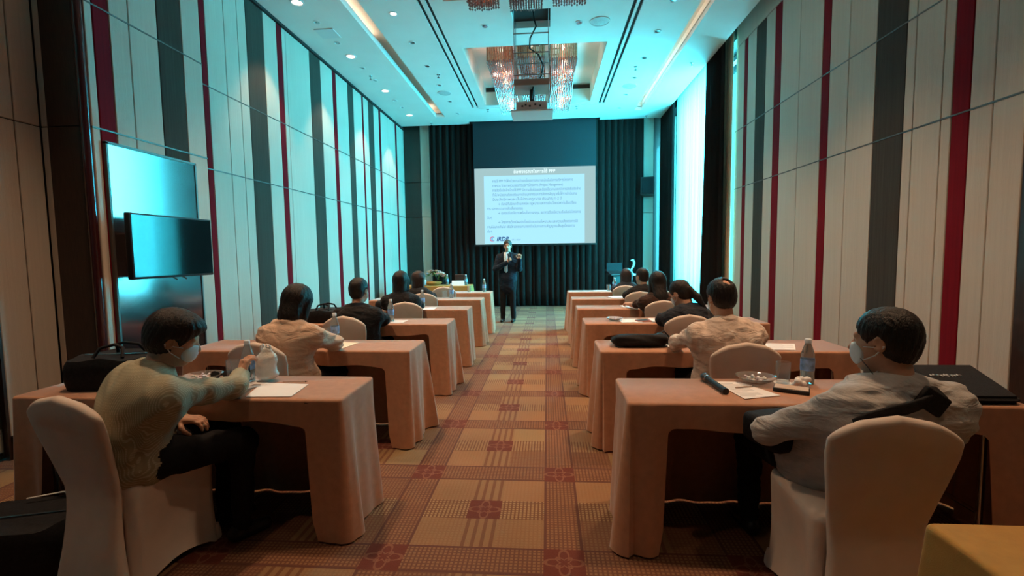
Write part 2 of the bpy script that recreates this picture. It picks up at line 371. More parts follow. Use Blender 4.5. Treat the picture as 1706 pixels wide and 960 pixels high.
# ---- window on the right with sheer and drapes
WIN = struct(MB().box(3.42, 8.42, .46, 3.50, 8.50, 4.95).box(3.42, 12.86, .46, 3.50, 12.94, 4.95).box(3.42, 8.5, 4.87, 3.5, 12.86, 4.95).box(3.42, 8.5, .46, 3.5, 12.86, .54)
             .box(3.43, 9.92, .54, 3.49, 9.97, 4.87).box(3.43, 11.38, .54, 3.49, 11.43, 4.87).build('window_1', mat('window_frame_metal', (.08, .085, .09), .4, metal=.6, var=0)))
m, nt, bs = nodes_of('pane_glass'); nt.nodes.remove(bs)
tr = nt.nodes.new('ShaderNodeBsdfTransparent'); tr.inputs[0].default_value = (.86, .98, .98, 1); gl = nt.nodes.new('ShaderNodeBsdfGlossy'); gl.inputs['Roughness'].default_value = .03
mx = nt.nodes.new('ShaderNodeMixShader'); mx.inputs[0].default_value = .06
nt.links.new(tr.outputs[0], mx.inputs[1]); nt.links.new(gl.outputs[0], mx.inputs[2]); nt.links.new(mx.outputs[0], nt.nodes['Material Output'].inputs[0])
for y0, y1 in ((8.5, 9.92), (9.97, 11.38), (11.43, 12.86)):
    MB().box(3.455, y0, .54, 3.465, y1, 4.87).build('pane', m, WIN)
struct(MB().box(3.3, 8.42, 0, 3.5, 12.94, .46).build('window_sill_wall', M_WALL))
struct(MB().box(XR+.25, 8.3, 0, 3.9, 8.42, 5.2).box(3.3, 12.94, 0, 3.9, 13.1, 5.2).build('wall_window_reveal', M_WALL))

def drape(name, p0, p1, z0, z1, lam, amp, m, label, cat='curtain', seed=0, flare=0., group=None, nz=16):
    """pleated cloth hung between two floor points; keeps its own thickness"""
    rnd = random.Random(seed); p0 = Vector(p0); p1 = Vector(p1); L = (p1-p0).length; t = (p1-p0)/L; n = Vector((-t.y, t.x))
    ns = max(16, int(L/lam*12)); ph = [rnd.uniform(-.9, .9) for _ in range(int(L/lam)+3)]
    am = [rnd.uniform(.6, 1.25) for _ in range(int(L/lam)+3)]
    def fn(u, v):
        s = u*L; k = s/lam; i = int(k); f = k-i; w_ = f*f*(3-2*f)
        phs = ph[i]*(1-w_)+ph[i+1]*w_; a = (am[i]*(1-w_)+am[i+1]*w_)*amp*(.75+.45*(1-v))
        d = a*math.sin(2*PI*k+phs*(1.1-v*.5)); d2 = .22*a*math.sin(4*PI*k+2*phs)
        q = p0+t*(s+(.35*a*math.cos(2*PI*k+phs))+flare*(1-v)**2*(u))+n*(d+d2)
        return (q.x, q.y, z0+(z1-z0)*v)
    b = MB().sheet(ns, nz, fn); o = b.build(name, m, None, True)
    md = o.modifiers.new('thick', 'SOLIDIFY'); md.thickness = .006
    return tag(o, label, cat, group)
drape('stage_curtain', (-3.17, 12.86), (-.34, 12.86), .02, 5.35, .17, .045, M_CURT, 'dark pleated floor-length curtain behind the screen, beside the flower table', seed=1)
drape('stage_curtain', (-.36, 12.87), (2.58, 12.87), .02, 5.35, .17, .045, M_CURT, 'dark pleated floor-length curtain behind the screen, beside the black lectern', seed=2)
drape('window_drape', (3.0, 8.42), (3.0, 9.30), .02, 5.3, .13, .045, M_CURT, 'dark curtain drawn aside at the window edge next to the striped wall', seed=3, flare=.22)
drape('window_drape', (3.0, 11.55), (3.0, 12.80), .02, 5.3, .15, .045, M_CURT, 'dark curtain gathered in the corner between window and black wall speaker', seed=4)
drape('drape_lining', (3.13, 8.345), (3.15, 8.85), .02, 5.3, .12, .02, M_BEIGEC, 'narrow beige drape between the dark curtain and the striped wall', seed=5)
m, nt, bs = nodes_of('sheer_voile'); nt.nodes.remove(bs)
tr = nt.nodes.new('ShaderNodeBsdfTransparent'); tr.inputs[0].default_value = (.7, 1, 1, 1)
tl = nt.nodes.new('ShaderNodeBsdfTranslucent'); tl.inputs[0].default_value = (.55, .92, .92, 1)
df = nt.nodes.new('ShaderNodeBsdfDiffuse'); df.inputs[0].default_value = (.72, .9, .88, 1)
m1 = nt.nodes.new('ShaderNodeMixShader'); m1.inputs[0].default_value = .35; m2 = nt.nodes.new('ShaderNodeMixShader'); m2.inputs[0].default_value = .7
nt.links.new(tl.outputs[0], m1.inputs[1]); nt.links.new(df.outputs[0], m1.inputs[2])
nt.links.new(tr.outputs[0], m2.inputs[1]); nt.links.new(m1.outputs[0], m2.inputs[2]); nt.links.new(m2.outputs[0], nt.nodes['Material Output'].inputs[0])
o = drape('sheer_curtain', (3.13, 9.05), (3.13, 11.75), .03, 5.2, .12, .03, m, 'pale translucent sheer curtain glowing with daylight in the tall window', seed=6)
o.modifiers.clear()

# ------------------------------------------------------------------ ceiling fixtures
def fixture(name, label, cat, x, y, parts, group=None):
    t = thing(name, label, cat, (x, y, ZC), 0, group)
    for n, mb, mm in parts: mb.build(n, mm, t, True)
    return t
def downlight(x, y, r, lit, label, group):
    ring = MB().lathe([(r, .0), (r, -.006), (r*.8, -.009), (r*.72, -.002), (r*.7, .0)], 20, cap=False)
    lamp = MB().lathe([(r*.7, -.001), (r*.4, -.004), (.001, -.005)], 16, cap=False)
    t = fixture('downlight', label, 'downlight', x, y, [('trim_ring', ring, M_WHITE), ('lamp', lamp, M_LAMP if lit else M_CHROME)], group)
    return t
GA = 'small downlights along the ceiling strip beside the light coves'
for k, y in enumerate((6.87, 7.81, 8.78, 9.77, 10.81, 11.75)):
    downlight(-2.16, y, .06, k == 0, 'small round recessed downlight between left light cove and air slot', GA+' left')
for y in (6.9, 7.82, 8.83, 9.79, 10.79, 11.76):
    downlight(1.76, y, .06, False, 'small round recessed downlight between right light cove and air slot', GA+' right')
for y in (6.45, 8.22, 9.97, 11.73):
    downlight(-3.36, y, .095, True, 'large bright downlight in the ceiling above the striped left wall', 'large wall-washing downlights')
    spot('downlight_beam', (-3.36, y, ZC-.03), 90, WARM, 1.15, .5, (-3.75, y, 0), .05)
for y in (7.0, 7.69, 8.74, 9.36, 10.6, 11.1):
    downlight(-3.36, y, .055, False, 'small unlit downlight between the large lamps above the left wall', 'small downlights above the left wall')
downlight(-.91, 7.37, .06, False, 'small recessed downlight left of the projector lift opening', None)
downlight(.51, 7.40, .06, False, 'small recessed downlight between projector lift opening and ceiling speaker', None)
M_GRILL = mat('speaker_grille', (.55, .58, .58), .6, var=.25, scale=120)
for x, y, lb in ((.82, 7.40, 'round grille speaker in the ceiling beside the projector lift'), (-2.16, 10.24, 'round grille speaker in ceiling strip beside left air slot'), (1.75, 10.27, 'round grille speaker in ceiling strip beside right air slot')):
    fixture('ceiling_speaker', lb, 'speaker', x, y, [('rim', MB().lathe([(.15, 0), (.15, -.008), (.138, -.01), (.138, -.004)], 28, cap=False), M_WHITE), ('grille', MB().lathe([(.138, -.005), (.08, -.011), (.001, -.013)], 28, cap=False), M_GRILL)])
for x, y, lb in ((-2.05, 9.2, 'sprinkler head in the ceiling strip beside left air slot'), (1.68, 9.22, 'sprinkler head in the ceiling strip beside right air slot'), (-3.36, 9.14, 'sprinkler head between downlights above the left wall'),
                 (2.68, 9.16, 'sprinkler head in the ceiling edge above the sheer curtain'), (-1.38, 11.48, 'sprinkler head at the left end of the ceiling step'), (.73, 11.5, 'sprinkler head at the right end of the ceiling step'),
                 (-3.0, 12.5, 'sprinkler head near the back corner above the dark wood panel'), (2.55, 12.5, 'sprinkler head near the back corner above the black wall speaker')):
    fixture('sprinkler_head', lb, 'sprinkler', x, y, [('escutcheon', MB().lathe([(.035, 0), (.032, -.008), (.014, -.012)], 14), M_CHROME),
            ('stem', MB().lathe([(.012, -.012), (.01, -.04), (.006, -.055)], 10), M_CHROME), ('deflector', MB().lathe([(.003, -.055), (.026, -.058), (.026, -.061), (.003, -.063)], 12), M_CHROME)])
M_HATCH = mat('hatch_paint', (.70, .72, .72), .7, var=0)
o = MB().rbox((0, 0, -.006), (.3, .3, .014), .004, 1).build('access_hatch', M_HATCH, None, False, (-3.36, 7.35, ZC)); tag(o, 'square ceiling access hatch above the left wall between downlights', 'hatch')

# ---- chandeliers: three long bundles of crystal strands each
M_CRYS = mat('crystal_bead', (.46, .31, .31), .25, metal=.45, var=.35, scale=90, spec=.8)
M_GOLD = mat('gold_strand', (.85, .38, .25), .2, metal=.8, var=.35, scale=60)
M_FRAMEC = mat('chandelier_frame', (.25, .20, .17), .3, metal=.9, var=0)
def chandelier(y0, y1, cy0, cy1, label):
    t = thing('crystal_chandelier', label, 'chandelier', (-.23, (y0+y1)/2, 5.3)); ox, oy, oz = -.23, (y0+y1)/2, 5.3
    rnd = random.Random(3)
    for xa, xb, ya, yb in ((-1.03, -.57, y0, y1), (-.49, .0, cy0, cy1), (.075, .565, y0, y1)):
        fr = MB()
        for px in (xa+.01, xb-.01): fr.box(px-oz*0-.006-ox, ya-oy, -.02, px+.006-ox, yb-oy, .0)
        n = int((yb-ya)/.25)
        for k in range(n+1):
            y = ya+(yb-ya)*k/n; fr.box(xa-ox, y-.006-oy, -.02, xb-ox, y+.006-oy, 0)
        tray = fr.build('frame', M_FRAMEC, t)
        bead = MB(); rod = MB(); nx = 13; ny = int((yb-ya)/.048)
        for j in range(ny):
            y = ya+(j+.5)*(yb-ya)/ny; wav = .03-.10*((y-ya)/(yb-ya) if y0 > 7 else .55)+.022*math.sin((y-ya)/(yb-ya)*2*PI*1.5+.6)
            ins = .03*(1-math.cos((y-ya)/(yb-ya)*2*PI*1.4))*.5
            for i in range(nx):
                x = xa+ins+(i+.5)*(xb-xa-2*ins)/nx+rnd.uniform(-.003, .003)
                zb = 4.715+wav+rnd.uniform(-.012, .012); edge = j in (0, ny-1) or i in (0, nx-1)
                for q in range(2):
                    r = .0155 if q == 0 else .012; zc = zb+.02+q*.036
                    V = [(x+r-ox, y-oy, zc-oz), (x-ox, y+r-oy, zc-oz), (x-r-ox, y-oy, zc-oz), (x-ox, y-r-oy, zc-oz), (x-ox, y-oy, zc+.018-oz), (x-ox, y-oy, zc-.02-oz)]
                    bead.add(V, [(0, 1, 4), (1, 2, 4), (2, 3, 4), (3, 0, 4), (1, 0, 5), (2, 1, 5), (3, 2, 5), (0, 3, 5)])
                if edge or (i+j) % 3 == 0:
                    r = .009 if edge else .004
                    V = [(x+dx*r-ox, y+dy*r-oy, zz-oz) for zz in (zb+.06, 5.29) for dx, dy in ((1, 1), (-1, 1), (-1, -1), (1, -1))]
                    rod.add(V, [(0, 1, 5, 4), (1, 2, 6, 5), (2, 3, 7, 6), (3, 0, 4, 7)])
        o = bead.build('crystal_beads', M_CRYS, t); o['kind'] = 'stuff'
        o = rod.build('glass_rods', M_GOLD, t); o['kind'] = 'stuff'
        for k in range(3):
            y = ya+(yb-ya)*(k+.5)/3
            MB().lathe([(.001, -.05), (.022, -.035), (.028, 0), (.02, .03), (.001, .04)], 10, c=((xa+xb)/2-ox, y-oy, 5.16-oz), cap=False).build('bulb', M_LAMP, t, True)
    for x in (-.8, .32):
        for k in range(2):
            l = bpy.data.lights.new('chandelier_light', 'POINT'); l.energy = 7; l.color = (1, .76, .62); l.shadow_soft_size = .06
            o = link('chandelier_light', l, t); o.location = (x-ox, (k-.5)*(y1-y0)*.5, 4.97-oz)
    return t
chandelier(8.42, 11.1, 8.3, 10.6, 'crystal chandelier of three wavy bead curtains hanging in the ceiling coffer nearest the screen')
chandelier(3.4, 6.5, 3.4, 6.57, 'crystal chandelier of bead curtains in the coffer farther from the screen')

# ---- projector lift
t = thing('projector_lift', 'lowered projector lift with rods, cable and cover plate below a black ceiling opening', 'projector lift', (-.2, 7.25, ZC))
for x in (-.45, .05):
    for y in (-.2, .2): MB().tube([(x+.2, y, .3), (x+.2, y, -1.36)], .007, 8).build('guide_rod', M_CHROME, t, True)
for z in (-.28, -.55, -.86):
    for y in (-.2, .2): MB().tube([(-.26, y, z), (.26, y, z)], .009, 8).build('cross_bar', M_CHROME, t, True)
MB().rbox((0, 0, -1.38), (.62, .52, .02), .006, 1).build('cover_plate', mat('lift_cover', (.60, .62, .62), .6, var=0), t)
MB().rbox((0, 0, -.97), (.52, .46, .09), .01, 1).build('upper_frame', mat('lift_frame', (.30, .20, .16), .5, var=0), t)
MB().tube([(0, 0, -1.0), (0, 0, -1.2)], .035, 12).build('mount_pole', M_BLACKP, t, True)
pj = MB().rbox((0, .0, -1.29), (.46, .36, .13), .02, 2).build('projector_body', mat('projector_case', (.62, .55, .52), .5, var=0), t, True)
for k, x in enumerate((-.14, -.09, -.03, .05, .12)):
    MB().box(x-.014, -.185, -1.31+.02*(k % 2), x+.014, -.178, -1.285+.02*(k % 2)).build('port', M_BLACKP, pj)
MB().lathe([(.05, 0), (.05, .05), (.04, .06)], 18).build('lens', M_BLACKP, pj, True, (.1, .18, -1.29)).rotation_euler = (-PI/2, 0, 0)
MB().tube([(.02, 0, .25), (.04, -.02, .0), (.07, -.05, -.12), (-.02, -.08, -.3), (-.03, -.1, -.45), (.1, -.12, -.55), (.17, -.1, -.7), (.14, -.1, -.85), (.02, -.14, -1.02), (0, -.18, -1.2)], .012, 8).build('cable', M_BLACKP, t, True)
# ------------------------------------------------------------------ projection screen
def text_mesh(name, body, size, m, parent, loc, rot=(PI/2, 0, 0), align='LEFT', shear=0, ext=.0, bold=0):
    c = bpy.data.curves.new(name, 'FONT'); c.body = body; c.size = size; c.align_x = align; c.shear = shear; c.extrude = ext; c.offset = bold
    c.resolution_u = 2
    o = bpy.data.objects.new(name, c); C.objects.link(o)
    me = bpy.data.meshes.new_from_object(o.evaluated_get(bpy.context.evaluated_depsgraph_get()))
    bpy.data.objects.remove(o); me.materials.clear(); me.materials.append(m); me.name = name
    o = link(name, me, parent, loc); o.rotation_euler = rot; return o
def emis(name, col, s):
    return mat(name, (0, 0, 0), .9, var=0, emit=col, estr=s, spec=0)
scr = thing('projection_screen', 'pull-down projection screen with black top masking showing a text slide', 'screen', (-.31, 12.6, 0))
X0, X1 = -1.59, 1.59
M_SBLK = mat('screen_black_drop', (.012, .014, .020), .6, var=0)
MB().box(X0-.02, -.005, 3.70, X1+.02, .005, 4.98).build('masking_cloth', M_SBLK, scr)
MB().box(X0-.02, -.006, 1.70, X0, .006, 3.7).box(X1, -.006, 1.70, X1+.02, .006, 3.7).build('masking_edge', M_SBLK, scr)
MB().rbox((0, 0, 1.675), (X1-X0+.06, .04, .05), .012, 2).build('weight_bar', M_BLACKP, scr)
MB().rbox((0, 0, 5.05), (X1-X0+.2, .14, .14), .02, 2).build('screen_case', M_BLACKP, scr)
im = MB().box(X0, -.008, 1.70, X1, .004, 3.70).build('projected_slide', emis('slide_ground', (.34, .52, .54), .9), scr)
MB().box(X0+.25, -.012, 1.71, X1-.28, -.008, 3.50).build('slide_panel', emis('slide_panel', (.36, .72, .92), .98), im)
M_TXT = emis('slide_text', (.10, .24, .36), .9); M_TTL = emis('slide_title', (.75, .95, .97), 1.0)
def line(y, x, s, wid, sz=.098):
    o = text_mesh('slide_text', s, sz, M_TXT, im, (x, -.014, y)); o['kind'] = 'stuff'
    xs_ = [v.co.x for v in o.data.vertices]; o.scale[0] = min(1, wid/max(.01, max(xs_)-min(xs_)))
text_mesh('slide_title', 'ข้อพิจารณาในการใช้ PPP', .115, M_TTL, im, (0, -.014, 3.555), align='CENTER', bold=.002)
L0 = [(3.33, -1.12, 'การใช้ PPP ทำให้หน่วยงานเจ้าของโครงการสามารถมุ่งเน้นในการบริหารโครงการ'),
      (3.21, -1.12, 'ภาพรวม โดยภาพรวมของการบริหารโครงการ (Project Management)'),
      (3.09, -1.12, 'การจัดซื้อจัดจ้างโดยใช้ PPP มีความซับซ้อนและต้องใช้เวลามากกว่าการจัดซื้อจัดจ้าง'),
      (2.97, -1.12, 'ทั่วไป หน่วยงานต้องเตรียมการด้านบุคลากรและการจัดการสัญญาเพื่อให้การดำเนินงาน'),
      (2.85, -1.12, 'มีประสิทธิภาพและเป็นไปตามกฎหมาย ประมาณ 1-2 ปี'),
      (2.73, -.98, '→ ต้องมีที่ปรึกษาด้านเทคนิค กฎหมาย และการเงิน โดยเฉพาะในขั้นเตรียม'),
      (2.61, -1.27, 'การ และกระบวนการคัดเลือกเอกชน'),
      (2.49, -.98, '→ เอกชนต้องมีความพร้อมในการลงทุน, ธนาคารต้องมีความเชื่อมั่นต่อโครงการ'),
      (2.37, -1.27, 'นั้นๆ'),
      (2.25, -.98, '→ โครงการต้องมีผลประโยชน์ตอบแทนที่เหมาะสม และความเสี่ยงต่อการใช้'),
      (2.13, -1.27, 'งานไม่มากเกินไป เพื่อให้เอกชนสามารถดำเนินงานตามสัญญาจนสิ้นสุดโครงการ'),
      (2.01, -1.27, 'นั้นๆ')]
WD = [2.12, 1.86, 2.32, 2.22, 1.82, 2.06, .95, 2.18, .12, 2.10, 2.32, .12]
for (y, x, s_), w_ in zip(L0, WD): line(y, x, s_, w_)
# institute logo on the slide
text_mesh('slide_logo', 'IRDP', .15, emis('logo_navy', (.01, .06, .2), 1), im, (-1.03, -.015, 1.79), shear=.25, bold=.004)
text_mesh('slide_logo', 'ปีที่ 1 IRDP', .055, M_TXT, im, (-.62, -.015, 1.79))
for r_, cc, dx in ((.075, (.55, .05, .12), 0), (.05, (.02, .12, .45), .02)):
    q = MB(); pts = [(-1.12+dx+r_*math.cos(a), -.015, 1.84+r_*math.sin(a)*.8) for a in [PI*.35+i*PI*1.3/14 for i in range(15)]]
    q.tube(pts, [.003+.01*math.sin(PI*i/14) for i in range(15)], 6).build('logo_swoosh', emis('logo_%d' % int(r_*1000), cc, 1), im)

# ------------------------------------------------------------------ glass board and television on the bay
M_MIRROR = mat('tinted_glass_board', (.30, .215, .21), .14, metal=.92, var=.03, scale=2)
bd = thing('glass_board', 'tall reflective glass board in thin metal frame on the projecting wall bay behind the television', 'board', (XB, 4.06, .25))
MB().rbox((.012, 0, 1.065), (.02, .94, 2.13), .003, 1).build('glass_sheet', M_MIRROR, bd)
MB().box(0, -.485, 0, .03, -.468, 2.14).box(0, .468, 0, .03, .485, 2.14).box(0, -.485, 2.125, .03, .485, 2.145).box(0, -.485, -.01, .03, .485, .01).build('board_frame', M_SEAM, bd)
tv = thing('television', 'black flat television mounted on the glass board, reflecting teal window light', 'television', (-3.25, 3.925, 1.555))
MB().rbox((-.02, 0, 0), (.05, .90, .53), .008, 2).build('bezel', M_BLACKP, tv, True)
MB().box(.005, -.435, -.245, .0075, .435, .25).build('screen_glass', mat('tv_glass', (.006, .012, .014), .06, var=0, spec=.35), tv)
MB().rbox((-.135, 0, 0), (.2, .30, .24), .01, 1).build('wall_bracket', M_BLACKP, tv)
for y in (-.05, .06): MB().tube([(0, y, -.265), (.02, y+.01, -.28), (.01, y+.03, -.285)], .006, 6).build('cable_clip', M_BLACKP, tv, True)

# ------------------------------------------------------------------ wall speaker and lectern
sp = thing('wall_speaker', 'black box loudspeaker on bracket high on the beige back wall column', 'speaker', (2.66, 12.72, 3.14))
MB().prism([(-.17, -.15), (.17, -.12), (.14, .16), (-.14, .16)], .46, 'z', -.23).build('cabinet', M_BLACKP, sp)
MB().rbox((0, -.145, 0), (.28, .02, .40), .006, 1, Matrix.Rotation(.09, 3, 'Z')).build('grille', M_BLACKF, sp)
MB().tube([(0, .12, 0), (0, .26, 0)], .03, 10).build('bracket', M_BLACKP, sp)
sp.rotation_euler = (-.12, 0, -.35)
lc = thing('lectern', 'black lectern with sloping top and screen beside the back curtain', 'lectern', (1.72, 11.5, 0), .25)
MB().rbox((0, 0, .45), (.42, .34, .9), .01, 1).build('body', M_BLACKP, lc)
MB().rbox((0, -.02, .96), (.56, .42, .04), .008, 1, Matrix.Rotation(.28, 3, 'X')).build('reading_top', M_BLACKP, lc)
MB().rbox((-.08, .08, 1.08), (.40, .03, .22), .006, 1).build('laptop_lid', M_BLACKF, lc)
MB().rbox((.40, 0, .90), (.34, .36, .03), .006, 1).build('side_shelf', mat('shelf_bluewhite', (.6, .66, .68), .4, var=0), lc)
tr = thing('crystal_trophy', 'small clear figure shaped trophy standing on the lectern side shelf', 'trophy', (2.05, 11.55, .915), .25)
M_CLEAR = mat('clear_acrylic', (.9, .95, .96), .08, var=0, trans=.7, ior=1.3)
MB().lathe([(.05, 0), (.05, .02), (.02, .03)], 14).build('base', M_CLEAR, tr, True)
MB().tube([(0, 0, .03), (-.03, 0, .10), (.03, 0, .19), (.05, 0, .27), (.02, 0, .34), (-.04, 0, .33)], [.016, .022, .026, .03, .026, .014], 10).build('figure', M_CLEAR, tr, True)

# ------------------------------------------------------------------ tables with draped cloths
TH = .74
def perim(w, d, r, n_long, n_short, n_c=5):
    """closed outline of a rounded rectangle as (x, y, nx, ny, side); starts on the seat side (-y)"""
    P = []; hw, hd = w/2, d/2
    def seg(x0, y0, x1, y1, nx, ny, n, side):
        for i in range(n): P.append((x0+(x1-x0)*i/n, y0+(y1-y0)*i/n, nx, ny, side))
    def arc(cx, cy, a0):
        for i in range(n_c): a = a0+PI/2*i/n_c; P.append((cx+r*math.cos(a), cy+r*math.sin(a), math.cos(a), math.sin(a), 4))
    seg(-hw+r, -hd, hw-r, -hd, 0, -1, n_long, 0); arc(hw-r, -hd+r, -PI/2)
    seg(hw, -hd+r, hw, hd-r, 1, 0, n_short, 1); arc(hw-r, hd-r, 0)
    seg(hw-r, hd, -hw+r, hd, 0, 1, n_long, 2); arc(-hw+r, hd-r, PI/2)
    seg(-hw, hd-r, -hw, -hd+r, -1, 0, n_short, 3); arc(-hw+r, -hd+r, PI)
    return P
def cloth(w, d, top, open_front, seed, m, floor_gap=.012, flap=.155, val=.12):
    rnd = random.Random(seed); P = perim(w, d, .018, 74 if w > 1.2 else 40, 20); n = len(P)
    ph = [rnd.uniform(0, 2*PI) for _ in range(6)]
    rows = [0, .004, .014, .03, .08, .16, .28, .42, .58, .74, .88, 1.0]
    V = []; b = MB()
    L = 0; cum = [0]
    for i in range(1, n): L += math.hypot(P[i][0]-P[i-1][0], P[i][1]-P[i-1][1]); cum.append(L)
    for t in rows:
        for i, (x, y, nx, ny, side) in enumerate(P):
            full = top-floor_gap
            if open_front and y < -d/2+.012 and abs(x) < w/2-flap+.0:
                e = (w/2-flap-abs(x))/.03; e = max(0, min(1, e)); full = full*(1-e)+(val+.012*math.sin(x*5+ph[0])+.006*math.sin(x*17+ph[1]))*e
            drop = full*t if t > .05 else t*.6
            s = cum[i]; cor = 1.0 if side == 4 else math.exp(-min(abs(abs(x)-w/2)+0 if side in (0, 2) else abs(abs(y)-d/2), .4)/.10)
            am = (.010+.026*cor)*(drop/top)**.8
            off = am*(math.sin(s*23+ph[2])+.6*math.sin(s*41+ph[3]))+.022*(drop/top)+.03*cor*(drop/top)
            rr = 0 if t == 0 else (.006 if t < .01 else .009)
            V.append((x+nx*(off+rr-.006), y+ny*(off+rr-.006), top-(0 if t == 0 else drop+.002)))
    F = []
    for j in range(len(rows)-1):
        for i in range(n): F.append((j*n+i, j*n+(i+1) % n, (j+1)*n+(i+1) % n, (j+1)*n+i))
    F.append(tuple(range(n)))
    b.add(V, F); return b
def table_legs(w, d, t, top=.725):
    MB().rbox((0, 0, top-.012), (w-.012, d-.012, .024), .004, 1).build('tabletop', mat('laminate_top', (.35, .22, .13), .5, var=.2, scale=20), t)
    for sx in (-1, 1):
        for sy in (-1, 1):
            MB().tube([(sx*(w/2-.14), sy*(d/2-.06), 0), (sx*(w/2-.14), sy*(d/2-.06), top-.02)], .014, 8).build('leg', M_CHROME, t, True)
        MB().tube([(sx*(w/2-.14), -d/2+.06, .2), (sx*(w/2-.14), d/2-.06, .2)], .01, 8).build('leg_brace', M_CHROME, t, True)
ROWS = [2.46, 3.635, 4.965, 6.20, 7.465, 8.735]
ORD = ['first', 'second', 'third', 'fourth', 'fifth', 'sixth']
WHOL = ['where the man in the striped shirt writes', 'where the woman in the beige blazer sits', 'where the short-haired man in black sits', 'where the black-haired woman in black sits', 'where the brown-haired person in black sits', 'with no one seated, nearest the flower table']
WHOR = ['where the man with the shoulder strap sits', 'where the man in the cream shirt sits', 'where the person with a ponytail sits', 'where the long-haired woman sits', 'where the man in black jacket sits', 'nearest the lectern']
t0 = thing('seminar_table', '', 'table', (0, 0, 0)); table_legs(1.78, .44, t0)
first = True
for side, xc, who in ((-1, -1.93, WHOL), (1, 1.28, WHOR)):
    for k, y in enumerate(ROWS):
        lb = 'narrow seminar table under terracotta cloth '+who[k]
        if first: t0.location = (xc, y, 0); t0['label'] = lb; t0['group'] = 'seminar tables in two columns'; first = False
        else: dup(t0, (xc, y, 0), 0, lb)
        o = cloth(1.79, .45, TH, True, 10+k+side*20, M_CLOTH).build('tablecloth', M_CLOTH, None, True, (xc, y, 0))
        tag(o, 'terracotta cloth draped to the floor over table '+who[k], 'tablecloth', 'terracotta tablecloths')
# ochre table by the camera and the flower table by the stage
t = thing('side_table', 'small table under ochre cloth behind the man with the shoulder strap', 'table', (1.47, .84, 0)); table_legs(.96, .84, t)
o = cloth(.97, .85, TH, False, 77, M_OCHRE).build('tablecloth', M_OCHRE, None, True, (1.47, .84, 0)); tag(o, 'ochre yellow cloth over the side table behind the man with the strap', 'tablecloth')
t = thing('front_table', 'long table under ochre cloth in front of the stage curtain carrying the flowers', 'table', (-2.63, 10.75, 0)); table_legs(1.76, .5, t)
o = cloth(1.78, .52, TH, False, 78, M_OCHRE).build('tablecloth', M_OCHRE, None, True, (-2.63, 10.75, 0)); tag(o, 'ochre cloth over the long front table with the flowers', 'tablecloth')

# ------------------------------------------------------------------ banquet chairs in stretch covers
def make_chair():
    t = thing('banquet_chair', '', 'chair', (0, 0, 0), 0, 'cream covered banquet chairs')
    HW = [(0, .205), (.06, .195), (.18, .172), (.32, .155), (.44, .158), (.56, .178), (.68, .200), (.76, .212), (.80, .210)]
    def hw(z):
        for (a, b), (c, d) in zip(HW[:-1], HW[1:]):
            if z <= c: f = (z-a)/(c-a); return b+(d-b)*f
        return HW[-1][1]
    def yc(z): return -.215-.035*(1-z/.44) if z < .44 else -.215-.105*(z-.44)/.44
    # back: rings bottom to top, each ring a flat rounded slab; the top closes in an arch
    zs = [0, .03, .1, .18, .26, .34, .40, .46, .52, .58, .64, .70, .75, .79]
    n = 28; V = []; F = []
    def ring(z, w, th, zarch):
        for k in range(n):
            a = 2*PI*k/n; ca, sa = math.cos(a), math.sin(a)
            ex = 2/5.; x = w*math.copysign(abs(ca)**ex, ca); y = th*math.copysign(abs(sa)**.75, sa)
            za = z+zarch*(1-(abs(x)/.215)**2.2) if zarch else z
            V.append((x, yc(min(za, .88))+y+.0*x, za))
    for z in zs: ring(z, hw(z), .026 if z > .3 else .026+.02*(.3-z)/.3, .085*max(0, (z-.70)/.09)**1.5)
    ring(.798, .2105, .024, .088); ring(.806, .205, .016, .089); ring(.810, .196, .006, .089)
    m_ = len(V)//n
    for j in range(m_-1):
        for k in range(n): F.append((j*n+k, j*n+(k+1) % n, (j+1)*n+(k+1) % n, (j+1)*n+k))
    o_ = (m_-1)*n; F += [(o_+k, o_+k+1, o_+(n-k-1) % n, o_+(n-k) % n) for k in range(n//2)]
    MB().add(V, F).build('back_cover', M_COVER, t, True)
    # seat and skirt: ring param around a rounded square, sides drawn in between the feet
    P = perim(.40, .43, .05, 14, 14, 5); np_ = len(P); V = []; F = []
    lev = [(.478, .55), (.482, .80), (.474, .93), (.46, .985), (.44, 1.0), (.38, .99), (.30, .975), (.2, .97), (.1, .99), (.04, 1.02), (0.0, 1.035)]
    for z, s_ in lev:
        for (x, y, nx, ny, side) in P:
            u = (x/.2 if side in (0, 2) else y/.215); q = 0 if side == 4 else 1-min(1, abs(u))**2
            low = max(0, 1-z/.42)
            pull = .030*q*math.sin(PI*min(1, low))**.8+.012*q*low
            zz = z+.045*q*q*low**3
            V.append((x*s_-nx*pull, y*s_-ny*pull+.005, zz))
    for j in range(len(lev)-1):
        for k in range(np_): F.append((j*np_+k, (j+1)*np_+k, (j+1)*np_+(k+1) % np_, j*np_+(k+1) % np_))
    F.append(tuple(range(np_)))
    MB().add(V, F).build('seat_cover', M_COVER, t, True)
    for sx in (-1, 1):
        for sy in (-1, 1):
            MB().lathe([(.018, 0), (.024, .012), (.022, .04), (.012, .08)], 10, c=(sx*.185, sy*.2+(.005 if sy > 0 else -.03), 0)).build('foot_pocket', M_COVER, t, True)
    return t
ch0 = make_chair(); CH = []
CH_L = [(-1.95, 2.07, -.2), (-1.90, 3.25, -.08), (-1.88, 4.54, -.05), (-1.70, 5.80, .02), (-1.81, 7.06, 0), (-1.78, 8.32, 0)]
CH_R = [(1.19, 1.95, -.06), (1.21, 3.25, 0), (1.25, 4.55, 0), (1.33, 5.80, 0), (1.31, 7.06, 0), (1.31, 8.32, 0)]
CL = ['under the man in the striped shirt', 'under the woman in the beige blazer', 'under the short-haired man in black on the TV side', 'under the black-haired woman in black', 'under the brown-haired person in black', 'standing empty at the table nearest the flowers']
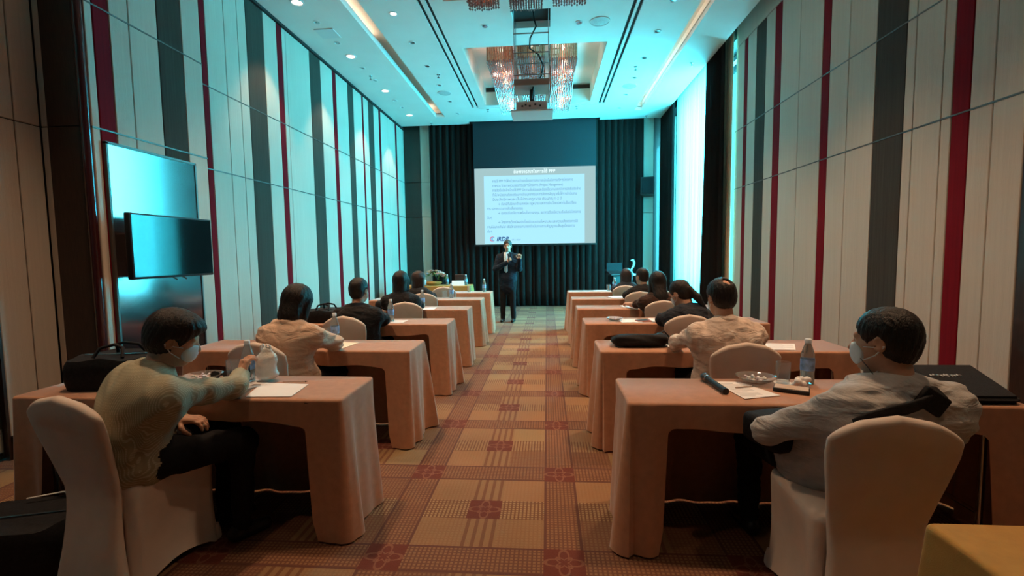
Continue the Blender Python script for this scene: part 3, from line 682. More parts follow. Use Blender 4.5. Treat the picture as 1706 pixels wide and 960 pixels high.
CR = ['under the man with the shoulder strap', 'under the man in the cream shirt', 'under the person with a ponytail', 'under the long-haired woman', 'under the man in the black jacket by the window', 'at the table nearest the lectern']
for k, (x, y, r) in enumerate(CH_L+CH_R):
    lb = 'cream stretch-covered banquet chair '+(CL+CR)[k]
    if k == 0: ch0.location = (x, y, 0); ch0.rotation_euler = (0, 0, r); ch0['label'] = lb
    else: dup(ch0, (x, y, 0), r, lb)
# ------------------------------------------------------------------ people: smooth-blended distance fields, meshed by surface nets
def V3(*a): return np.array(a, np.float32)
def _nrm(v): v = np.asarray(v, float); return v/max(1e-9, np.linalg.norm(v))
class Field:
    def __init__(s): s.p = []
    def cone(s, a, b, ra, rb, tag=0, k=.02, flat=None, wr=0):
        """round cone; flat=(direction, factor) squeezes the section along a direction"""
        s.p.append(('c', np.array(a, np.float32), np.array(b, np.float32), ra, rb, tag, k, flat, wr)); return s
    def ell(s, c, r, R=None, tag=0, k=.02, wr=0):
        s.p.append(('e', np.array(c, np.float32), np.array(r, np.float32), np.eye(3) if R is None else np.array(R), None, tag, k, None, wr)); return s
    def cut(s, c, r, R=None, k=.01):
        s.p.append(('x', np.array(c, np.float32), np.array(r, np.float32), np.eye(3) if R is None else np.array(R), None, -1, k, None, 0)); return s
    def keep(s, c, r, R=None, k=.006):
        s.p.append(('k', np.array(c, np.float32), np.array(r, np.float32), np.eye(3) if R is None else np.array(R), None, -1, k, None, 0)); return s
    @staticmethod
    def dist(p, P):
        if p[0] == 'c':
            _, a, b, ra, rb, _, _, flat, _ = p; ba = b-a; q = P-a; t = np.clip(q@ba/max(1e-9, float(ba@ba)), 0, 1)
            q = q-t[..., None]*ba; r = ra+(rb-ra)*t
            if flat is not None:
                n = np.array(flat[0], np.float32); q = q+n*((flat[1]-1)*(q@n))[..., None]
                return (np.sqrt((q*q).sum(-1))-r)/(1+.5*(flat[1]-1))
            return np.sqrt((q*q).sum(-1))-r
        _, c, r, R = p[:4]; q = (P-c)@R.astype(np.float32)
        k0 = np.sqrt(((q/r)**2).sum(-1)); k1 = np.sqrt(((q/(r*r))**2).sum(-1))
        return k0*(k0-1)/np.maximum(k1, 1e-6)
    def bounds(s, p):
        if p[0] == 'c':
            m = max(p[3], p[4]); return np.minimum(p[1], p[2])-m, np.maximum(p[1], p[2])+m
        m = float(p[2].max()); return p[1]-m, p[1]+m
    def mesh(s, h, wrinkle=0, seed=0, strand=None):
        pos = [p for p in s.p if p[0] in 'ce']; lo = np.min([s.bounds(p)[0] for p in pos], 0)-3*h; hi = np.max([s.bounds(p)[1] for p in pos], 0)+3*h
        n = np.ceil((hi-lo)/h).astype(int)+1; ax = [lo[i]+h*np.arange(n[i], dtype=np.float32) for i in range(3)]
        F = np.full(n, .2, np.float32); rng = np.random.RandomState(seed)
        K = rng.normal(size=(5, 3))*np.array([34, 34, 62]); PH = rng.uniform(0, 6.28, 5)
        for p in s.p:
            a, b = s.bounds(p); m = p[6]+.05
            if p[0] == 'k': i0 = np.zeros(3, int); i1 = n
            else:
                i0 = np.clip(((a-m-lo)/h).astype(int), 0, n); i1 = np.clip(((b+m-lo)/h).astype(int)+2, 0, n)
            if (i1 <= i0).any(): continue
            P = np.stack(np.meshgrid(*[ax[q][i0[q]:i1[q]] for q in range(3)], indexing='ij'), -1)
            d = s.dist(p, P).astype(np.float32)
            if p[8] and wrinkle:
                w_ = sum(np.sin(P@K[j].astype(np.float32)+PH[j]+1.5*np.sin(P@K[(j+1) % 5].astype(np.float32)*.5)) for j in range(5))*(wrinkle*p[8]/3); d = d+w_
            sl = tuple(slice(i0[q], i1[q]) for q in range(3)); g = F[sl]; k = p[6]
            if p[0] in 'ce':
                hh = np.clip(.5+.5*(d-g)/k, 0, 1); F[sl] = d*(1-hh)+g*hh-k*hh*(1-hh)
            else:
                e = -d if p[0] == 'x' else d
                hh = np.clip(.5-.5*(e-g)/k, 0, 1); F[sl] = e*(1-hh)+g*hh+k*hh*(1-hh)
        if strand is not None:
            c, R, amp, fr = strand; P = np.stack(np.meshgrid(*ax, indexing='ij'), -1)-np.array(c, np.float32); P = P@np.array(R, np.float32)
            th = np.arctan2(P[..., 0], P[..., 1]); F = F+amp*np.sin(th*fr+3*np.sin(P[..., 2]*30)+2*np.sin(th*5))*.6+amp*.5*np.sin(th*fr*2.3+P[..., 2]*60)
        return nets(F, lo, h)
    def tags(s, P):
        best = np.full(len(P), 9., np.float32); tg = np.zeros(len(P), int)
        for p in s.p:
            if p[5] < 0: continue
            d = s.dist(p, P); m = d < best; best[m] = d[m]; tg[m] = p[5]
        return tg
def nets(F, lo, h):
    n = np.array(F.shape); neg = F < 0; acc = np.zeros((*(n-1), 3), np.float32); cnt = np.zeros(n-1, np.float32)
    off = [(0, 0, 0), (1, 0, 0), (0, 1, 0), (1, 1, 0), (0, 0, 1), (1, 0, 1), (0, 1, 1), (1, 1, 1)]
    def cs(A, o): return A[o[0]:o[0]+n[0]-1, o[1]:o[1]+n[1]-1, o[2]:o[2]+n[2]-1]
    for a in range(8):
        for ax in range(3):
            if off[a][ax]: continue
            o2 = list(off[a]); o2[ax] = 1; f0, f1 = cs(F, off[a]), cs(F, o2); m = cs(neg, off[a]) != cs(neg, o2)
            t = np.where(m, f0/np.where(m, f0-f1, 1), 0)
            for q in range(3): acc[..., q] += np.where(m, off[a][q]+(t if q == ax else 0), 0)
            cnt += m
    act = cnt > 0; idx = np.full(act.shape, -1, int); idx[act] = np.arange(act.sum())
    ijk = np.argwhere(act); Vv = (ijk+acc[act]/cnt[act][:, None])*h+lo
    Fc = []
    for ax in range(3):
        s0 = [slice(1, -1)]*3; s0[ax] = slice(0, -1); s1 = list(s0); s1[ax] = slice(1, None)
        a0 = neg[tuple(s0)]; a1 = neg[tuple(s1)]; loc = np.argwhere(a0 != a1)
        if not len(loc): continue
        flip = a0[tuple(loc.T)]; base = loc.copy(); u, v = [(1, 2), (2, 0), (0, 1)][ax]
        for q in (u, v): base[:, q] += 1
        def c(du, dv): b = base.copy(); b[:, u] -= du; b[:, v] -= dv; return idx[tuple(b.T)]
        Q = np.stack([c(1, 1), c(0, 1), c(0, 0), c(1, 0)], 1); Q[~flip] = Q[~flip][:, ::-1]; Fc.append(Q)
    return Vv, np.concatenate(Fc)

SKIN = mat('skin', (.62, .36, .25), .55, var=.06, scale=30, sss=.08, spec=.35)
SKIN2 = mat('skin_warm', (.55, .30, .20), .55, var=.06, scale=30, sss=.08, spec=.35)
HAIRM = mat('black_hair', (.012, .009, .008), .45, var=.3, scale=50, stretch=(3, 3, .4), bump=.5, bscale=90, spec=.4)
HAIRB = mat('brown_hair', (.03, .014, .010), .45, var=.3, scale=50, stretch=(3, 3, .4), bump=.5, bscale=90, spec=.4)
HAIRG = mat('greying_hair', (.05, .047, .045), .5, var=.5, scale=50, stretch=(3, 3, .4), bump=.5, bscale=90)
TROU = mat('black_trousers', (.010, .010, .012), .85, var=.2, scale=50, spec=.2)
SHOE = mat('black_leather', (.012, .011, .011), .35, var=.2, scale=30)
MASKM = mat('surgical_mask', (.70, .74, .76), .8, var=.03, scale=60)
def cloth_mat(name, col, rough=.85, **k):
    m = mat(name, col, rough, var=.08, scale=30, bump=.2, bscale=220, sheen=.1, spec=.25); nt = m.node_tree; b = nt.nodes['Principled BSDF']
    tc = nt.nodes.new('ShaderNodeTexCoord'); mp = nt.nodes.new('ShaderNodeMapping'); mp.inputs['Scale'].default_value = (1, 1, 2.4); mp.inputs['Rotation'].default_value = (.3, .4, 0)
    nz = nt.nodes.new('ShaderNodeTexNoise'); nz.inputs['Scale'].default_value = 7; nz.inputs['Detail'].default_value = 2; nz.inputs['Distortion'].default_value = 1.6
    nt.links.new(tc.outputs['Object'], mp.inputs[0]); nt.links.new(mp.outputs[0], nz.inputs['Vector'])
    bp = nt.nodes.new('ShaderNodeBump'); bp.inputs['Strength'].default_value = .4; bp.inputs['Distance'].default_value = .045
    nt.links.new(nz.outputs[0], bp.inputs['Height']); old = b.inputs['Normal'].links[0].from_node; nt.links.new(bp.outputs[0], old.inputs['Normal'])
    return m
def stripe_mat():
    m, nt, b = nodes_of('olive_striped_shirt'); g = NG(nt)
    tc = nt.nodes.new('ShaderNodeTexCoord'); sp_ = nt.nodes.new('ShaderNodeSeparateXYZ'); nt.links.new(tc.outputs['Object'], sp_.inputs[0])
    nz = nt.nodes.new('ShaderNodeTexNoise'); nz.inputs['Scale'].default_value = 9; nt.links.new(tc.outputs['Object'], nz.inputs['Vector'])
    u = g.m('ADD', g.m('MULTIPLY', g.m('ADD', sp_.outputs[0], g.m('MULTIPLY', sp_.outputs[1], -.75)), 120), g.m('MULTIPLY', nz.outputs[0], 1.4))
    f = g.m('GREATER_THAN', g.m('FRACT', u), .62); d = g.m('GREATER_THAN', g.m('FRACT', g.m('MULTIPLY', sp_.outputs[2], 95)), .4)
    c = g.mix(g.m('MULTIPLY', f, g.m('ADD', g.m('MULTIPLY', d, .5), .5)), (.27, .24, .155), (.42, .39, .28)); nt.links.new(c, b.inputs['Base Color']); b.inputs['Roughness'].default_value = .8
    return m
def basis(yaw, pitch=0, roll=0):
    return np.array(Matrix.Rotation(yaw, 3, 'Z') @ Matrix.Rotation(pitch, 3, 'X') @ Matrix.Rotation(roll, 3, 'Y'))
def mesh_from(parts, name, mats, parent=None, loc=(0, 0, 0)):
    """join several (verts, faces, matindex) lots into one smooth mesh object"""
    vs = []; fs = []; mi = []; o = 0
    for v, f, t in parts:
        vs.append(v); fs.append(f+o); mi.append(t); o += len(v)
    v = np.concatenate(vs)-np.array(loc); f = np.concatenate(fs); t = np.concatenate(mi)
    me = bpy.data.meshes.new(name); me.from_pydata(v.tolist(), [], f.tolist())
    for m in mats: me.materials.append(m)
    me.polygons.foreach_set('material_index', t.astype(np.int32)); me.polygons.foreach_set('use_smooth', [True]*len(f))
    me.update(); return link(name, me, parent, loc if parent is None else None)
def lot(field, h, wrinkle=0, seed=0, fixed=None, strand=None):
    v, f = field.mesh(h, wrinkle, seed, strand)
    if fixed is not None: t = np.full(len(f), fixed)
    else: t = field.tags(v[f].mean(1))
    return v, f, t

def hand_lot(w, d, up, side, h, curl=.5, grip=None):
    """hand from wrist w, pointing along d, back of the hand towards up; side +1 right hand, -1 left"""
    d = _nrm(d); up = _nrm(np.array(up)-d*np.dot(up, d)); r = np.cross(d, up); F = Field(); w = np.array(w, float)
    th = -r*side                                             # thumb side
    def P(a, b, c): return w+d*a+th*b+up*c
    F.cone(P(-.03, 0, 0), P(.015, 0, 0), .027, .028, k=.012, flat=(up, 1.25))
    F.cone(P(.02, .018, 0), P(.078, .024, 0), .021, .017, k=.014, flat=(up, 1.2)).cone(P(.02, -.014, 0), P(.074, -.024, -.002), .021, .016, k=.014, flat=(up, 1.2))
    for j, (b, ln) in enumerate(((.030, .072), (.010, .080), (-.011, .074), (-.031, .058))):
        p = P(.080-.004*abs(j-1), b, 0); a = 0
        for q, (fr, rad) in enumerate(((.45, .0095), (.30, .0088), (.25, .008))):
            a += curl*(.75, 1.0, .8)[q]; dv = d*math.cos(a)-up*math.sin(a); e = p+dv*ln*fr
            F.cone(p, e, rad, rad*.93, k=.005); p = e
    p = P(.018, .028, -.006)
    for q, (ln, rad) in enumerate(((.042, .0135), (.032, .0105), (.024, .0095))):
        dv = _nrm(d*(.62+.14*q)+th*(.72-.35*q)-up*(.25+curl*.5)); e = p+dv*ln; F.cone(p, e, rad, rad*.92, k=.007); p = e
    return lot(F, h, fixed=0)

def person(label, pelvis, head, yaw, top_mat, hair='short', hyaw=None, hpitch=0, hroll=0, h=.011, hh=.007, arms=None, mask=False, hairm=None, skin=None,
           collar=None, jacket=False, shw=.185, build=1.0, stand=False, wr=.006, seed=0, skirt=False, sh_drop=.075, twist=0, eyes=False, fem=False, bare=False, bald=False):
    skin = skin or SKIN; hairm = hairm or HAIRM; hyaw = yaw if hyaw is None else hyaw
    pel = np.array(pelvis, float); hd = np.array(head, float); B = basis(yaw); fw = B[:, 1]; rt = basis(yaw+twist)[:, 0]; up = np.array([0, 0, 1.])
    HB = basis(hyaw, hpitch, hroll); hx, hy, hz = HB[:, 0], HB[:, 1], HB[:, 2]
    neck = hd-hz*.125-hy*.035+up*-.02; nb = neck-up*.025-fw*.015
    spine = nb-pel; chest = pel+spine*.66-fw*(.03 if not stand else .0); waist = pel+spine*.28-fw*(.035 if not stand else -.005)
    sd = _nrm(spine); n = _nrm(np.cross(sd, rt))       # chest forward
    s = build; F = Field(); T, TR, SK = 1, 2, 0
    F.cone(waist, chest, .148*s, .172*s, T, .05, (n, 1.32), 1)
    F.cone(pel+up*.025, waist, .195*s, .152*s, T, .04, (n, 1.2), .5)
    F.cone(chest-rt*.06, chest+rt*.06, .125*s, .125*s, T, .06, None, 1)
    shc = nb-up*sh_drop
    SH = {q: shc+rt*shw*q*1.0+n*.0 for q in (-1, 1)}
    for q in (-1, 1):
        F.cone(nb-up*.01, SH[q]+up*.012, .058*s, .058*s, T, .05, None, .6)
        F.cone(chest+rt*q*.08+sd*.05, SH[q]-up*.03, .11*s, .066*s, T, .05, None, 1)
    if not fem:
        for q in (-1, 1): F.cone(SH[q]-rt*q*.055-up*.06-n*.01, pel+rt*q*.085+up*.09-n*.01, .088*s, .10*s, T, .07, None, 1)
    if fem: F.ell(chest+n*.10+up*.0, (.13, .07, .075), np.stack([rt, n, sd], 1), T, .04, 1)
    A = arms or {}
    lots = []
    for q, nm in ((-1, 'L'), (1, 'R')):
        sh = SH[q]; el, wrp, hdir, hup, curl = A.get(nm, (None,)*5)
        if el is None:
            el = sh+rt*q*.04+fw*.11-up*.16; wrp = el+fw*.17-rt*q*.18; wrp[2] = .79
        el = np.array(el, float); wrp = np.array(wrp, float)
        if not stand:      # sleeves rest on the table top, never inside it
            near = min([r_ for r_ in ROWS if r_ > pel[1]])-.225
            if wrp[1] > near-.03: wrp[2] = max(wrp[2], .79); el[2] = max(el[2], .805 if jacket else .80)
        if hdir is None: hdir = wrp-el
        if hup is None: hup = up
        if curl is None: curl = .35
        a1 = _nrm(el-sh); a2 = _nrm(wrp-el); g = .012 if jacket else .006
        F.cone(sh, el, (.058+g)*s, (.046+g)*s, T, .035, None, 1)
        if bare:
            F.cone(el, wrp, .043*s, .030*s, SK, .012, None, 0)
        else: F.cone(el, wrp-a2*.012, (.046+g)*s, (.035+g)*s, T, .028, None, 1)
        lots.append(hand_lot(wrp, hdir, hup, q, .0045 if h < .012 else .008, curl))
    # legs
    for q in (-1, 1):
        if stand:
            hip = pel+rt*q*.09-up*.02; kn = np.array([hip[0], hip[1], .50])+rt*q*.015+fw*.015; an = np.array([kn[0], kn[1], .09])+rt*q*.01-fw*.01
            F.cone(hip, kn, .092, .065, TR, .03, None, .6).cone(kn, an, .065, .052, TR, .02, None, .8)
            F.cone(an-up*.05-fw*.03, an-up*.052+fw*.14, .042, .034, 3, .01)
        else:
            hip = pel+rt*q*.095-up*.01; kn = pel+fw*.42+rt*q*.115-up*.03; an = np.array([kn[0], kn[1], .09])-fw*.02
            F.cone(hip, kn, .098, .068, TR, .014, None, .8).cone(kn, an, .066, .046, TR, .025, None, .8)
            F.cone(an-up*.05-fw*.03, an-up*.055+fw*.115, .042, .032, 3, .01)
    if not stand: F.ell(pel-up*.005-fw*.02, (.168*s, .14, .085), B, TR, .014, .5)
    if jacket: # jacket skirt falls over hips and seat
        F.cone(pel+up*(.06 if not stand else .05)-fw*.02, pel-up*(.005 if not stand else .16)-fw*.01, .172*s, .178*s, T, .04, (n, 1.25), 1)
    if skirt: F.cone(pel+up*.05-fw*.03, pel-up*.02-fw*.04, .18, .205, T, .05, (fw, 1.15), 1.3)
    lots.append(lot(F, h, wr, seed))
    # head and neck
    HF = Field()
    def W(x, y, z): return hd+hx*x+hy*y+hz*z
    HF.ell(W(0, -.012, .028), (.076, .094, .088), HB, 0, .03).ell(W(0, .028, -.035), (.060, .066, .082), HB, 0, .03).ell(W(0, .052, -.098), (.030, .03, .022), HB, 0, .03)
    HF.cone(W(-.034, .076, .018), W(.034, .076, .018), .013, .013, 0, .015)
    HF.cone(W(0, .088, .004), W(0, .106, -.030), .008, .0125, 0, .010).cone(W(-.012, .094, -.034), W(.012, .094, -.034), .009, .009, 0, .008)
    HF.cone(W(-.02, .082, -.062), W(.02, .082, -.062), .009, .009, 0, .008).cone(W(-.015, .08, -.074), W(.015, .08, -.074), .0085, .0085, 0, .008)
    for q in (-1, 1):
        HF.cut(W(q*.032, .098, -.004), (.018, .014, .011), HB, .01)
        HF.ell(W(q*.078, -.006, -.012), (.010, .022, .032), HB @ basis(q*-.35), 0, .008).cut(W(q*.087, .0, -.010), (.007, .012, .02), HB, .004)
    HF.cone(W(0, -.03, -.07), nb-up*.04, .052, .062, 0, .03)
    lots.append(lot(HF, hh, fixed=0))
    o = mesh_from(lots, 'person', [skin, top_mat, TROU, SHOE], None, (float(pel[0]), float(pel[1]), 0))
    tag(o, label, 'person')
    L = np.array([pel[0], pel[1], 0])
    def child(field, name, m, hv, strand=None, wrk=0):
        v, f, t = lot(field, hv, wrk, seed, 0, strand); return mesh_from([(v-L, f, t)], name, [m], o)
    # hair
    R = Field(); k_ = .02
    if hair in ('short', 'mop'):
        g = .012 if hair == 'mop' else 0
        R.ell(W(0, -.016, .034), (.087+g, .106+g, .098+g), HB, 0, k_).ell(W(0, -.05, -.02), (.074+g*.6, .062+g*.6, .075), HB, 0, .03)
        if hair == 'mop': R.ell(W(.0, .05, .075), (.07, .055, .04), HB, 0, .03)
        R.cut(W(0, .125, -.035), (.10, .088, .098), HB, .012)
        for q in (-1, 1): R.cut(W(q*.09, .012, -.03), (.03, .035, .042), HB, .012)
        R.cut(W(0, -.02, -.135), (.12, .12, .055), HB, .012)
        if hair == 'mop': R.cut(W(0, .1, -.06), (.11, .085, .10), HB, .01)
    elif hair == 'bob':
        R.ell(W(0, -.018, .036), (.094, .112, .100), HB, 0, k_)
        R.cone(W(0, -.05, .0), W(0, -.055, -.105), .092, .088, 0, .03, (hy, 1.3))
        for q in (-1, 1): R.cone(W(q*.072, .01, .02), W(q*.072, .008, -.11), .034, .03, 0, .025)
        R.cut(W(0, .125, -.04), (.082, .085, .12), HB, .012)
    elif hair == 'long':
        R.ell(W(0, -.018, .036), (.092, .112, .100), HB, 0, k_)
        R.cone(W(0, -.06, .0), W(0, -.135, -.19), .088, .085, 0, .03, (hy, 1.5)).cone(W(0, -.135, -.19), W(.01, -.17, -.31), .085, .045, 0, .03, (hy, 1.8))
        for q in (-1, 1): R.cone(W(q*.074, .0, .02), W(q*.08, -.03, -.16), .032, .03, 0, .025)
        R.cut(W(0, .125, -.04), (.085, .085, .12), HB, .012)
    elif hair == 'pony':
        R.ell(W(0, -.016, .034), (.086, .106, .097), HB, 0, k_).ell(W(0, -.05, -.03), (.07, .06, .075), HB, 0, .03)
        R.cone(W(0, -.11, .0), W(.02, -.14, -.10), .03, .034, 0, .02).cone(W(.02, -.14, -.10), W(.06, -.15, -.23), .034, .014, 0, .02)
        R.cut(W(0, .125, -.035), (.10, .088, .10), HB, .012)
        for q in (-1, 1): R.cut(W(q*.09, .012, -.03), (.03, .03, .04), HB, .012)
    if bald: R.cut(W(.005, -.085, .105), (.032, .034, .03), HB, .012)
    child(R, 'hair', hairm, hh, (hd, HB, .0028 if hh < .009 else .002, 26))
    if mask:
        K = Field(); K.ell(W(0, .028, -.042), (.066, .073, .084), HB, 0, .02).ell(W(0, .082, -.045), (.02, .024, .045), HB, 0, .03).keep(W(0, .085, -.052), (.066, .06, .046), HB)
        mk = child(K, 'face_mask', MASKM, .0055)
        for q in (-1, 1):
            b = MB()
            for z0 in (-.025, -.075): b.tube([W(q*.058, .05, z0)-L, W(q*.074, .01, z0*.6-.01)-L, W(q*.084, -.022, -.02)-L], .0022, 6)
            b.build('ear_loop', MASKM, mk, True)
    if collar is not None:
        b = MB(); pts = []
        for i in range(19):
            a = -PI*.86+2*PI*.86*i/18; pts.append((nb+up*.020)+(rt*math.sin(a)*.067-n*math.cos(a)*.069)+up*(.012*math.cos(a))-L)
        b.tube(pts, [.008]+[.011]*17+[.008], 8, flat=2.2); b.build('collar', collar, o, True)
    if eyes:
        for q in (-1, 1):
            ob = MB().lathe([(.0001, -.007), (.007, -.004), (.009, 0), (.007, .004), (.0001, .007)], 12, cap=False).build('eye', mat('eye_dark', (.02, .015, .012), .2, var=0), o, True)
            ob.location = Vector(W(q*.032, .083, -.004)-L)
            MB().tube([W(q*.015, .090, .020)-L, W(q*.035, .090, .026)-L, W(q*.052, .078, .020)-L], [.004, .005, .003], 6).build('eyebrow', hairm, o, True)
        MB().tube([W(-.022, .091, -.067)-L, W(0, .095, -.066)-L, W(.022, .091, -.067)-L], [.003, .0045, .003], 6).build('lips', mat('lip', (.42, .16, .13), .5, var=0), o, True)
    o['_W'] = 0; del o['_W']
    return o, dict(nb=nb, rt=rt, n=n, chest=chest, L=L, SH=SH, up=up, fw=fw, W=W, pel=pel, waist=waist)

# --- row one, left: man in striped olive shirt writing
M_STRIPE = stripe_mat()
pL1, J = person('man in olive striped shirt and white mask leaning over his table writing', (-1.92, 1.99, .545), (-1.755, 2.08, 1.08), -.65, M_STRIPE, 'mop', hyaw=-1.05, hpitch=-.35, h=.0095, hh=.006,
    mask=True, skin=SKIN2, collar=M_STRIPE, build=1.06, wr=.007, seed=3, shw=.19,
    arms={'R': ((-1.58, 2.235, .785), (-1.665, 2.405, .815), (.05, .35, .75), (-.5, -.8, .4), .75), 'L': ((-2.06, 2.06, .74), (-1.81, 2.14, .665), (.95, .1, 0), (0, 0, 1), .5)})
pn = thing('pen', 'dark pen held in the writing hand of the man in striped shirt', 'pen', (-1.63, 2.43, .80))
MB().tube([(.0, .0, .0), (-.012, .012, .10)], .0045, 8).build('barrel', M_BLACKP, pn, True)
MB().tube([(.001, -.001, -.012), (0, 0, 0)], [.001, .004], 8).build('tip', M_CHROME, pn, True)
# --- row two, left: woman in beige blazer
M_BLAZ = cloth_mat('beige_blazer', (.60, .42, .31))
o, J = person('woman with black bob in beige blazer seated writing, seen from behind', (-1.86, 3.26, .545), (-1.80, 3.28, 1.125), -.1, M_BLAZ, 'bob', hyaw=-.3, hpitch=-.35, h=.0105, hh=.0075,
    jacket=True, skirt=True, fem=True, collar=M_BLAZ, seed=5, wr=.008, shw=.175, arms={'R': ((-1.60, 3.40, .80), (-1.70, 3.58, .775), (-.3, .9, 0), (0, 0, 1), .4), 'L': ((-2.06, 3.42, .79), (-1.90, 3.60, .775), None, None, None)})
L = J['L']; MB().rbox(J['pel']+J['rt']*.17-J['fw']*.04+J['up']*-.02-L, (.012, .07, .035), .003, 1).build('pocket_flap', M_BLAZ, o)
# --- row three, left: man in black jacket
M_JBLK = cloth_mat('black_jacket', (.013, .012, .013))
person('short-haired man in black jacket and mask seated on the TV side', (-1.86, 4.56, .545), (-1.87, 4.57, 1.11), 0, M_JBLK, 'short', hyaw=-.25, h=.014, hh=.009, jacket=True, mask=True, skin=SKIN2, collar=M_JBLK, seed=6)
# --- row four, left: woman in black
person('woman with black hair in black top seated in front of the brown-haired person', (-1.76, 5.84, .545), (-1.84, 5.84, 1.125), .05, M_JBLK, 'bob', hyaw=-.2, h=.015, hh=.010, jacket=True, fem=True, collar=M_JBLK, seed=7, shw=.175)
person('brown-haired person in black wearing a mask, seated nearer the flower table', (-1.86, 7.10, .545), (-1.96, 7.12, 1.075), 0, M_JBLK, 'bob', hyaw=-.9, h=.017, hh=.011, jacket=True, mask=True, hairm=HAIRB, seed=8, shw=.17)
# --- right column
M_GREYS = cloth_mat('grey_shirt', (.43, .41, .40))
pR1, J1 = person('masked man in grey shirt with black strap across his back, leaning back in chair', (1.21, 2.06, .545), (1.285, 1.885, 1.105), .15, M_GREYS, 'short', hyaw=.75, hpitch=-.08, hroll=.12, h=.0095, hh=.006, mask=True, skin=SKIN2,
    collar=M_GREYS, build=1.1, seed=9, wr=.007, shw=.205, sh_drop=.07, arms={'L': ((.92, 2.0, .70), (1.04, 2.12, .66), (.7, .4, -.1), (0, 0, 1), .5), 'R': ((1.53, 1.97, .68), (1.41, 2.11, .65), (-.8, .3, 0), None, None)})
L = J1['L']; a = J1
from mathutils.bvhtree import BVHTree
tree = BVHTree.FromPolygons([v.co[:] for v in pR1.data.vertices], [p.vertices[:] for p in pR1.data.polygons])
def on_back(u, v, off=.010):
    p0 = Vector(a['nb']+a['rt']*u-a['up']*v-a['fw']*.6-L); hit = tree.ray_cast(p0, Vector(a['fw']))
    return (hit[0] if hit[0] is not None else p0+Vector(a['fw'])*.5)-Vector(a['fw'])*off
top = Vector(a['nb']+a['rt']*.075+a['up']*.03-L)
uv = [(.045, .0), (.01, .018), (-.03, .028), (-.08, .038), (-.13, .05), (-.17, .06), (-.21, .075), (-.25, .10)]
pts = [top+Vector(a['n'])*.07-Vector(a['up'])*.01, top+Vector(a['n'])*.02]+[on_back(*q) for q in uv]
b = MB(); up3 = Vector(a['up']); sv = []
for i, p in enumerate(pts):
    t_ = (pts[min(i+1, len(pts)-1)]-pts[max(i-1, 0)]).normalized(); nn = -Vector(a['n']) if i > 2 else (up3-Vector(a['n'])*.6).normalized(); wv = t_.cross(nn).normalized()*.034
    sv += [p-wv, p+nn*.006, p+wv]
b.add(sv, [(3*i+j, 3*i+j+1, 3*i+j+4, 3*i+j+3) for i in range(len(pts)-1) for j in range(2)])
q = b.build('shoulder_strap', M_BLACKF, pR1, True); md = q.modifiers.new('t', 'SOLIDIFY'); md.thickness = .01; md.offset = 0
MB().rbox(on_back(.02, .018, .016), (.10, .022, .075), .008, 2, Matrix.Rotation(.6, 3, 'Y')).build('strap_pad', M_BLACKF, pR1, True)
W = J1['W']; MB().tube([W(-.06, .06, -.07)-L, W(-.085, .03, -.10)-L, W(-.09, -.01, -.16)-L, W(-.05, -.09, -.19)-L, W(.03, -.10, -.2)-L], .0016, 6).build('mask_lanyard', M_BLACKP, pR1, True)
bgs = thing('shoulder_bag', 'black shoulder bag resting on the lap of the man in grey shirt', 'bag', (1.02, 2.10, .635), .3)
MB().rbox((0, 0, .035), (.24, .22, .13), .03, 3).build('body', M_BLACKF, bgs, True)
MB().rbox((0, -.08, .095), (.22, .05, .02), .006, 2).build('flap', M_BLACKF, bgs, True)
M_CREAM = cloth_mat('cream_shirt', (.66, .53, .45))
person('man in cream shirt with a balding crown seated writing, seen from behind', (1.19, 3.27, .545), (1.165, 3.26, 1.145), .05, M_CREAM, 'short', hyaw=.25, hpitch=-.15, h=.0105, hh=.0075, collar=M_CREAM, skin=SKIN2, seed=11, wr=.008, shw=.185, mask=True, bald=True,
    arms={'L': ((.92, 3.42, .775), (.98, 3.62, .775), None, None, .45), 'R': ((1.45, 3.42, .76), (1.32, 3.60, .775), None, None, None)})
M_NAVY = cloth_mat('navy_jacket', (.020, .024, .034))
person('person with black ponytail and mask in navy jacket, head bowed', (1.32, 4.56, .545), (1.265, 4.60, 1.055), .25, M_NAVY, 'pony', hyaw=.75, hpitch=-.45, h=.013, hh=.009, mask=True, jacket=True, collar=M_NAVY, seed=12, shw=.17)
M_BRTOP = cloth_mat('dark_brown_top', (.05, .025, .018))
o, J = person('woman with long black hair in dark top reaching her bare forearm over the table', (1.34, 5.84, .545), (1.335, 5.83, 1.09), .1, M_BRTOP, 'long', hyaw=.1, h=.014, hh=.0095, fem=True, seed=13, shw=.17, bare=True,
    arms={'L': ((1.11, 5.93, .755), (1.045, 6.03, .765), (-.3, .9, .1), (0, 0, 1), .5), 'R': ((1.55, 5.98, .73), (1.42, 6.12, .77), None, None, None)})
person('short-haired man in black jacket seated before the long-haired woman, near the window', (1.36, 7.10, .545), (1.40, 7.10, 1.09), .1, M_JBLK, 'short', hyaw=.6, h=.016, hh=.010, jacket=True, collar=M_JBLK, seed=14)
person('dark-haired woman in dark clothes seated nearest the lectern', (1.36, 8.36, .545), (1.385, 8.36, 1.04), 0, M_NAVY, 'bob', h=.017, hh=.011, jacket=True, fem=True, hairm=HAIRB, seed=15, shw=.165)
